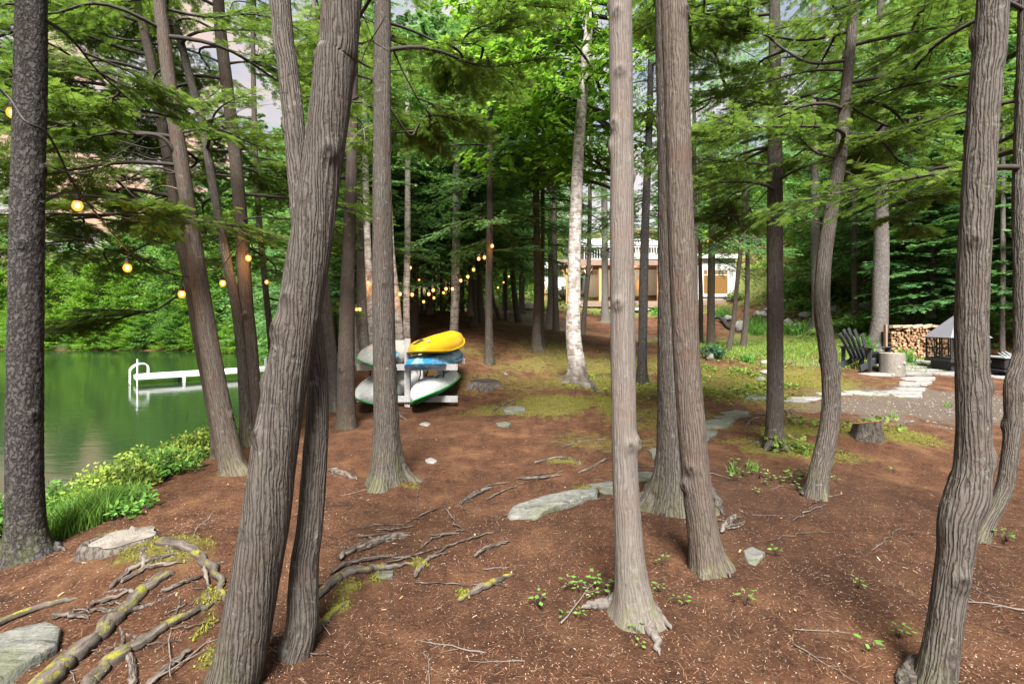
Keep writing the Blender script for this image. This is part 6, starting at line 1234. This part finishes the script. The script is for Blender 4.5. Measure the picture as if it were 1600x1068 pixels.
def mat_rings(name, a, b):
    m = NB(name); o = m.obj(); sp = m.add("SeparateXYZ"); m.l.new(o, sp.inputs[0]); n = m.noise(o, 6., 4, .6); f = m.noise(o, 60., 4, .7)
    r = m.math('SQRT', m.math('ADD', m.math('MULTIPLY', sp.outputs[0], sp.outputs[0]), m.math('MULTIPLY', sp.outputs[1], sp.outputs[1])))
    w = m.math('ADD', m.math('MULTIPLY', m.math('SINE', m.math('ADD', m.math('MULTIPLY', r, 420.), m.math('MULTIPLY', n, 5.))), .10), f)
    c = m.mix(m.ramp(w, [(.25, 0.), (.75, 1.)]), a, b); c = m.mix(m.ramp(n, [(.5, 0.), (.66, .7)]), c, tuple(np.array(a) * .45)); return m.fin(c, .9, m.bump(w, .5, .006), .1)
def stump(label, px, py, r, h, tilt, mat_top, seed, mossy=True):
    p = g_hit(px, py); rg = np.random.default_rng(seed); t = thing("tree_stump", label, "stump", p); k = 36; th = np.arange(k) * 2 * np.pi / k; V = []; zs = [-.08, 0, .04, .4, .8, 1.0]; sc = [1.35, 1.25, 1.14, 1.04, 1.0, .98]
    for z, s in zip(zs, sc):
        rr = r * s * (1 + .10 * np.cos(5 * th + 1) + .07 * noise3(np.cos(th) * 2 + seed, np.sin(th) * 2, z * 2)); V.append(np.stack([rr * np.cos(th), rr * np.sin(th), (z if z <= 0.04 else .04 + z * (h - .04)) + 0 * th + max(z, 0) * (tilt[0] * rr * np.cos(th) + tilt[1] * rr * np.sin(th))], 1))
    V = np.vstack(V); Fc = [(j * k + i, j * k + (i + 1) % k, (j + 1) * k + (i + 1) % k, (j + 1) * k + i) for j in range(5) for i in range(k)]
    link("stump_body", mesh_np("stump_body", V, Fc, [BARK[TREES[key]['bark']] if key and key != 'R' else M_MOSSROOT if mossy else M_ROOT], attrs={'bk': ('FLOAT_VECTOR', V), 'hg': ('FLOAT', np.ones(len(V)))}), t)
    top = V[-k:]; c = top.mean(0); rings = [top * 1.0 + [0, 0, .003]]; T = [top + [0, 0, .004], c + (top - c) * .55 + np.column_stack([0 * th, 0 * th, .006 + rg.normal(0, .012 if not mossy else .006, k)]), np.array([c + [0, 0, .004]])]
    link("cut_top", mesh_np("cut_top", np.vstack(T), [(i, (i + 1) % k, k + (i + 1) % k, k + i) for i in range(k)] + [(k + i, k + (i + 1) % k, 2 * k) for i in range(k)], [mat_top]), t)
    return t
st = stump("sawn stump with a pale tilted top rising from mossy roots, near the spruce", 194, 852, .14, .05, (.16, .10), mat_rings("grey_sawn_wood", (.11, .098, .084), (.19, .174, .153)), 3, False); st.scale = (1.4, .85, 1.0)
stump("rotted reddish stump on a mossy mound right of the wavy cedar", 1355, 684, .15, .19, (.1, -.25), mat_wood("rotted_red_wood", (.16, .06, .03), (.34, .14, .07), (5, 5, 5), scale=9), 8)
stump("low decayed mossy stump hump right of the kayak rack", 757, 602, .28, .10, (0, 0), M_ROOT, 5)

def leaf_cloud(P, size, rg, mat, name, parent=None, shape='broad', up=.5, loc=None, tint=(.5, .2)):
    n = len(P); D = rg.normal(0, 1, (n, 3)); D[:, 2] = np.abs(D[:, 2]) * up; D /= np.linalg.norm(D, axis=1)[:, None]; N = rg.normal(0, .5, (n, 3)) + [0, 0, 1]; N /= np.linalg.norm(N, axis=1)[:, None]
    V, T = place_sprays(shape, P, D, N, size * rg.uniform(.6, 1.2, n), np.clip(rg.normal(*tint, n), 0, 1))
    return link(name, mesh_np(name, V, np.arange(len(V)).reshape(-1, 4), [LEAF[mat]], attrs={'tint': ('FLOAT', T)}, smooth=False), parent, loc)
def shrub(p, r, h, n, size, mat, label, group=None, seed=0, name="leafy_shrub", shape='broad', cat="shrub", stems=9):
    """stems fanning out of one foot, leaves in whorls along and at the end of each"""
    rg = np.random.default_rng(seed + 900); t = thing(name, label, cat, p, group); w = MB(); Ps = []
    for i in range(stems * 3):
        a = rg.uniform(0, 6.283); q = math.sqrt(rg.random()) * r; e = np.array([q * math.cos(a), q * math.sin(a), h * rg.uniform(.45, 1.05) * (1 - .45 * (q / r) ** 2)]); b = np.array([e[0] * .35, e[1] * .35, -.03])
        S = spline(np.array([b, (b + e) / 2 + [0, 0, h * .12], e]), 8); w.tube(S, np.linspace(.006, .002, 8), 4); m = max(3, n // (stems * 3)); u = rg.beta(3, 1.3, m); Ps.append(np.stack([np.interp(u, np.linspace(0, 1, 8), S[:, k]) for k in range(3)], 1) + rg.normal(0, size * .45, (m, 3)))
    w.build("stem", TWIG, t); leaf_cloud(np.vstack(Ps), size, rg, mat, "foliage", t, shape, .9, tint=(.55, .22)); return t
SG = "leafy shrubs along the lake bank"
def at(px, py):
    for k in range(80):
        p = g_hit(px, py + k)
        if p[2] > -.25 or px > 400: return p
    return p
for i, (px, py, r, h, n, mat, lab) in enumerate([(150, 790, .30, .40, 420, 'shrub', "bank shrub next to the grass tuft"), (185, 780, .34, .46, 520, 'shrub', "yellow green bank shrub, second from the grass tuft"), (222, 762, .36, .46, 620, 'cedar', "darker feathery bank shrub in mid row"), (205, 740, .40, .55, 620, 'shrub', "tall yellow green bank shrub in mid row, over the water"), (258, 745, .36, .40, 520, 'broad', "green low bank shrub facing the brown floor"),
                                                (285, 728, .40, .46, 560, 'shrub', "broad bank shrub left of the leaning cedar"), (318, 708, .40, .5, 560, 'shrub', "bank shrub touching the leaning cedar's foot"), (335, 680, .4, .55, 480, 'shrub', "bank shrub behind the leaning cedar"), (250, 715, .4, .5, 500, 'shrub', "yellow green bank shrub behind the low green one"), (168, 765, .3, .45, 380, 'shrub', "bank shrub behind the grass tuft"), (205, 800, .2, .2, 200, 'broad', "small green shrub before the bank row"), (14, 800, .3, .5, 420, 'broad', "bright leafy shrub behind the spruce at the left edge"), (86, 770, .26, .46, 300, 'broad', "bright shrub right of the spruce over the water"),
                                                (372, 670, .3, .4, 260, 'shrub', "shrub between the shore cedars"), (300, 690, .4, .5, 420, 'shrub', "bank shrub over the water left of the leaning cedar"), (508, 640, .3, .35, 220, 'broad', "green shrub at the foot of the pale bent trunk"), (506, 606, .5, .5, 300, 'shrub', "shrub on the bank above the pale bent trunk"), (495, 575, .6, .6, 300, 'broad', "shrub on the bank behind the thick twisted cedar"), (425, 655, .45, .6, 340, 'shrub', "shrub hidden behind the twisted cedar at the water")]):
    shrub(at(px, py), r, h * (.78 if px < 345 else 1.), int(n * 2.0), .046 if mat != 'broad' else .055, mat, lab, SG, i, shape='broad' if mat not in ('blue', 'cedar') else 'hemlock')
def blades(p, r, h, n, label, group=None, seed=0, mat='grass', lean=.35, name="grass_tuft", cat="grass", w0=.006, mass=True, rxy=(1, 1)):
    rg = np.random.default_rng(seed + 300); t = thing(name, label, cat, p, group); a = rg.uniform(0, 6.283, n); q = np.sqrt(rg.random(n)) * r; x, y = q * np.cos(a) * rxy[0], q * np.sin(a) * rxy[1]; zb = hgt(p[0] + x, p[1] + y) - p[2]; hh = h * rg.uniform(.5, 1.1, n); l = lean * hh; b = rg.uniform(0, 6.283, n); fa = rg.uniform(0, 6.283, n); d = np.stack([np.cos(fa), np.sin(fa), 0 * a], 1) * (w0 * rg.uniform(.7, 1.3, n))[:, None]
    B = np.stack([x, y, zb - .01], 1); M = B + np.stack([np.cos(b) * l * .35, np.sin(b) * l * .35, hh * .6], 1); E = B + np.stack([np.cos(b) * l * 1.1, np.sin(b) * l * 1.1, hh], 1)
    V = np.stack([B - d, B + d, M + d * .8, M - d * .8, M - d * .8, M + d * .8, E + d * .1, E - d * .1], 1).reshape(-1, 3); link("blade_mass", mesh_np("blade_mass", V, np.arange(len(V)).reshape(-1, 4), [LEAF[mat]], attrs={'tint': ('FLOAT', np.repeat(np.clip(rg.normal(.5, .2, n), 0, 1), 8))}, smooth=False), t)["kind"] = "stuff"; return t
blades(at(112, 822), .34, .23, 2200, "tall bright grass tuft on the bank just right of the dark spruce", seed=1, w0=.004); blades(at(165, 800), .28, .20, 1300, "shorter grass tuft on the bank under the yellow green shrubs", seed=2, w0=.004)
for i, (px, py, r, h, n, lab) in enumerate([(1190, 519, .75, .5, 420, "large clump of iris leaves before the rocky bank"), (1178, 514, .5, .6, 240, "iris clump left of the large one"), (1228, 521, .35, .5, 160, "small iris clump right of the pole like cedar"), (1248, 520, .35, .5, 170, "iris clump below the broad pale boulder"), (1418, 567, .16, .45, 70, "small upright iris clump beside the round log"), (1126, 497, .6, .7, 240, "grass like clump under the cottage wing"), (1030, 493, .5, .7, 180, "leafy clump below the cottage deck"), (992, 486, .4, .6, 120, "green clump left of the deck step"), (1170, 566, .22, .3, 60, "bluish tuft among the ground cover"), (1350, 547, .35, .5, 120, "tuft behind the black chair")]):
    blades(at(px, py), r, h, n, lab, "clumps of strap leaves", 20 + i, 'broad', .5, "iris_clump", "plant", .018)
shrub(at(1113, 560), .34, .42, 900, .08, 'blue', "dark bluish green round shrub left of the saplings, above a pale boulder", seed=50, shape='hemlock')
for i, (px, py, r, h, n, mat, lab) in enumerate([(1242, 478, 1.5, 1.9, 1200, 'broad', "big bright bush on the rocky bank right of the pole like cedar"), (1262, 492, 1.0, 1.1, 700, 'broad', "lower bright bush overhanging the bank boulders"), (1225, 456, 1.3, 1.3, 700, 'maple', "pale green bush up the grassy slope"), (1196, 424, 1.6, 1.3, 600, 'maple', "bush at the top of the grassy slope"), (1300, 470, 1.2, 1.3, 700, 'broad', "shaded bush on the bank behind the wavy cedar"), (1338, 520, .8, .8, 420, 'broad', "low shrub behind the chair back"), (870, 462, 1.6, 1.0, 500, 'broad', "low green bush under the left wing"), (822, 470, 1.8, 1.4, 600, 'broad', "green bush at the path's end"), (785, 475, 1.6, 1.6, 600, 'broad', "bush left of the path's end"), (700, 488, 1.2, 1.0, 400, 'broad', "bush behind the tall birch"), (1040, 497, .6, .6, 260, 'shrub', "yellow green shrub before the deck step"), (1150, 470, .8, .8, 300, 'shrub', "shrub at the cottage's right corner")]):
    shrub(at(px, py), r, h, n, .16, mat, lab, "bushes round the cottage", 60 + i, stems=14, shape='maple')
# ground cover: mixed low leaves between the twin cedars and the pole like cedar, and under the birch
def ground_cover():
    rg = np.random.default_rng(5); Ps = []
    for px, py, rx, ry, n in [(1130, 590, 1.3, 2.2, 2600), (1180, 575, 1.0, 1.6, 1200), (1090, 570, .7, 1.2, 700), (925, 588, .5, .5, 220), (950, 610, .9, 1.2, 300), (1010, 590, 1.0, 1.5, 500), (1250, 560, 1.6, 1.6, 700), (1150, 625, .7, .5, 160), (500, 640, .5, .4, 160), (1260, 706, .5, .2, 160), (1300, 665, .7, .5, 200), (1400, 672, .5, .4, 150), (880, 560, 1.4, 2., 500), (1320, 560, 1, 1, 300)]:
        c = g_hit(px, py); a = rg.uniform(0, 6.283, n); q = np.sqrt(rg.random(n)); x, y = c[0] + rx * q * np.cos(a), c[1] + ry * q * np.sin(a); cl = noise3(x * 1.9, y * 1.9, 4.4); k = cl > rg.normal(.0, .25, n); x, y = x[k], y[k]; Ps.append(np.stack([x, y, hgt(x, y) + rg.uniform(.02, .16, len(x)) * np.clip(.4 + cl[k], .2, 1.2)], 1))
    o = leaf_cloud(np.vstack(Ps), .062, rg, 'shrub', "ground_cover", shape='maple', up=.35, tint=(.32, .2)); tag(o, "mixed low leafy ground cover growing among moss and dead leaves", kind="stuff")
    P = []
    for px, py, rx, ry, n in [(1250, 540, 6, 4.5, 15000), (1340, 552, 2.5, 2.2, 5000), (1180, 552, 2.2, 2.5, 4000), (1000, 492, 7, 4, 5000), (1190, 445, 4, 9, 6000), (870, 478, 6, 6, 6000), (1450, 560, 1.0, .8, 800)]:
        c = g_hit(px, py); a = rg.uniform(0, 6.283, n); q = np.sqrt(rg.random(n)); x, y = c[0] + rx * q * np.cos(a), c[1] + ry * q * np.sin(a); k = masks(x, y)['grass'] > rg.uniform(.2, .9, n); P.append(np.stack([x[k], y[k]], 1))
    P = np.vstack(P); n = len(P); z = hgt(P[:, 0], P[:, 1]); B = np.column_stack([P, z - .01]); h = rg.uniform(.05, .13, n); a = rg.uniform(0, 6.283, n); d = np.stack([np.cos(a), np.sin(a), 0 * a], 1) * rg.uniform(.006, .016, n)[:, None]; E = B + np.column_stack([rg.normal(0, .04, n), rg.normal(0, .04, n), h])
    V = np.stack([B - d, B + d, E], 1).reshape(-1, 3); tag(link("grass", mesh_np("grass", V, np.arange(n * 3).reshape(-1, 3), [LEAF['shrub']], attrs={'tint': ('FLOAT', np.repeat(np.clip(rg.normal(.3, .2, n), 0, 1), 3))}, smooth=False)), "thin short grass on the lawn", kind="stuff")
ground_cover()
def mixed_undergrowth():
    rg = np.random.default_rng(15); Ps = []
    for px, Y, rx, ry, n in [(1480, 20, 6, 3, 1400), (1600, 17, 3, 3, 900), (1350, 24, 4, 4, 900), (1300, 32, 5, 5, 900), (780, 34, 6, 5, 900)]:
        x = (px - 800) / F * Y + rx * rg.normal(0, .6, n); y = Y + ry * rg.normal(0, .6, n); Ps.append(np.stack([x, y, hgt(x, y) + rg.uniform(.05, .7, n) * np.clip(.5 + noise3(x, y, 0), 0, 1.2)], 1))
    tag(leaf_cloud(np.vstack(Ps), .22, rg, 'broad', "undergrowth", shape='maple', up=.3, tint=(.4, .2)), "leafy undergrowth on the floor of the shaded wood", kind="stuff")
mixed_undergrowth()
# seedlings on the bare floor
SL = []
for i in range(4):
    rg = np.random.default_rng(40 + i); w = MB(); n = 4 + i; P = []
    for k in range(n): a = k * 2.4 + rg.uniform(-.3, .3); e = np.array([.028 * math.cos(a), .028 * math.sin(a), .05 + .008 * k]); w.tube([(0, 0, -.01), e * .6, e], .0016, 4); P.append(e)
    D = np.array([[p[0], p[1], .004] for p in P]); D /= np.linalg.norm(D, axis=1)[:, None]; V, T = place_sprays('broad', np.array(P), D, np.tile([0, 0, 1.], (n, 1)) + rg.normal(0, .25, (n, 3)), rg.uniform(.035, .055, n), rg.uniform(.5, .9, n))
    SL.append((mesh_np("stem", np.concatenate(w.v), w.f, [TWIG]), mesh_np("foliage", V, np.arange(len(V)).reshape(-1, 4), [LEAF['broad']], attrs={'tint': ('FLOAT', T)}, smooth=False)))
for i, (px, py) in enumerate([(938, 930), (946, 922), (905, 927), (885, 922), (880, 970), (908, 968), (842, 948), (993, 990), (998, 1016), (1034, 885), (1030, 925), (1404, 998), (1416, 996), (1356, 1022), (1164, 948), (1068, 950), (1055, 945), (1212, 868), (1568, 850), (1572, 845), (1186, 747), (1148, 752), (1160, 745), (1205, 752), (1218, 756), (1236, 748), (1240, 757), (1195, 760), (1180, 772), (1305, 753), (1340, 920), (1145, 731), (1172, 735), (1396, 738), (1245, 766), (1255, 745), (925, 935), (915, 920), (930, 918)]):
    p = g_hit(px, py); t = thing("seedling", "tiny green seedling sprouting from the bare brown floor", "seedling", p, "seedlings on the brown floor", RNG.uniform(0, 6.28)); s = RNG.uniform(.55, .95) if py > 850 else RNG.uniform(.7, 1.3); t.scale = (s, s, s); a, b = SL[i % 4]; link("stem", a, t); link("foliage", b, t)
for i, (px, py) in enumerate([(1146, 738), (1175, 736), (1396, 652), (1480, 636), (1095, 545), (1258, 712)]): blades(g_hit(px, py), .06, .14, 24, "sparse little grass sprig on the bare floor", "grass sprigs on the bare floor", 80 + i, 'grass', .5, "grass_sprig", "grass", .004)
# twigs lying about
TG = []
for i in range(5):
    rg = np.random.default_rng(60 + i); P = np.column_stack([np.linspace(-.5, .5, 9), .05 * np.cumsum(rg.normal(0, .35, 9)), .012 + .01 * rg.random(9)]); w = MB(); w.tube(P, np.linspace(.011, .004, 9) , 6)
    for k in (3, 5, 6): e = np.array([rg.uniform(.1, .2), rg.choice([-1, 1]) * rg.uniform(.06, .15), rg.uniform(0, .03)]); w.tube([P[k], P[k] + e * .5, P[k] + e], [.005, .004, .002], 5)
    TG.append(mesh_np("fallen_twig", np.concatenate(w.v), w.f, [DEADWOOD]))
for i in range(30):
    px, py = RNG.uniform(60, 1560), 600 + 460 * RNG.random() ** .8
    p = g_hit(px, py)
    if p[2] < -.4: continue
    o = link("fallen_twig", TG[i % 5], None, p + [0, 0, .004], (0, 0, RNG.uniform(0, 6.28)), RNG.uniform(.18, .5)); tag(o, "thin dry twig lying on the brown forest floor", "twig", "dry twigs on the forest floor")
# black drain hose by the saplings
hz = [g_hit(a, b) for a, b in ((1116, 503), (1124, 502), (1132, 507), (1139, 514), (1146, 517))]; mb = MB(); mb.tube(spline(np.array([p + [0, 0, .25 - .05 * i] for i, p in enumerate(hz)]), 24), .10, 10); tag(mb.build("drain_hose", M_BLACK, None, True), "thick black corrugated hose curving down below the cottage wing", "hose")
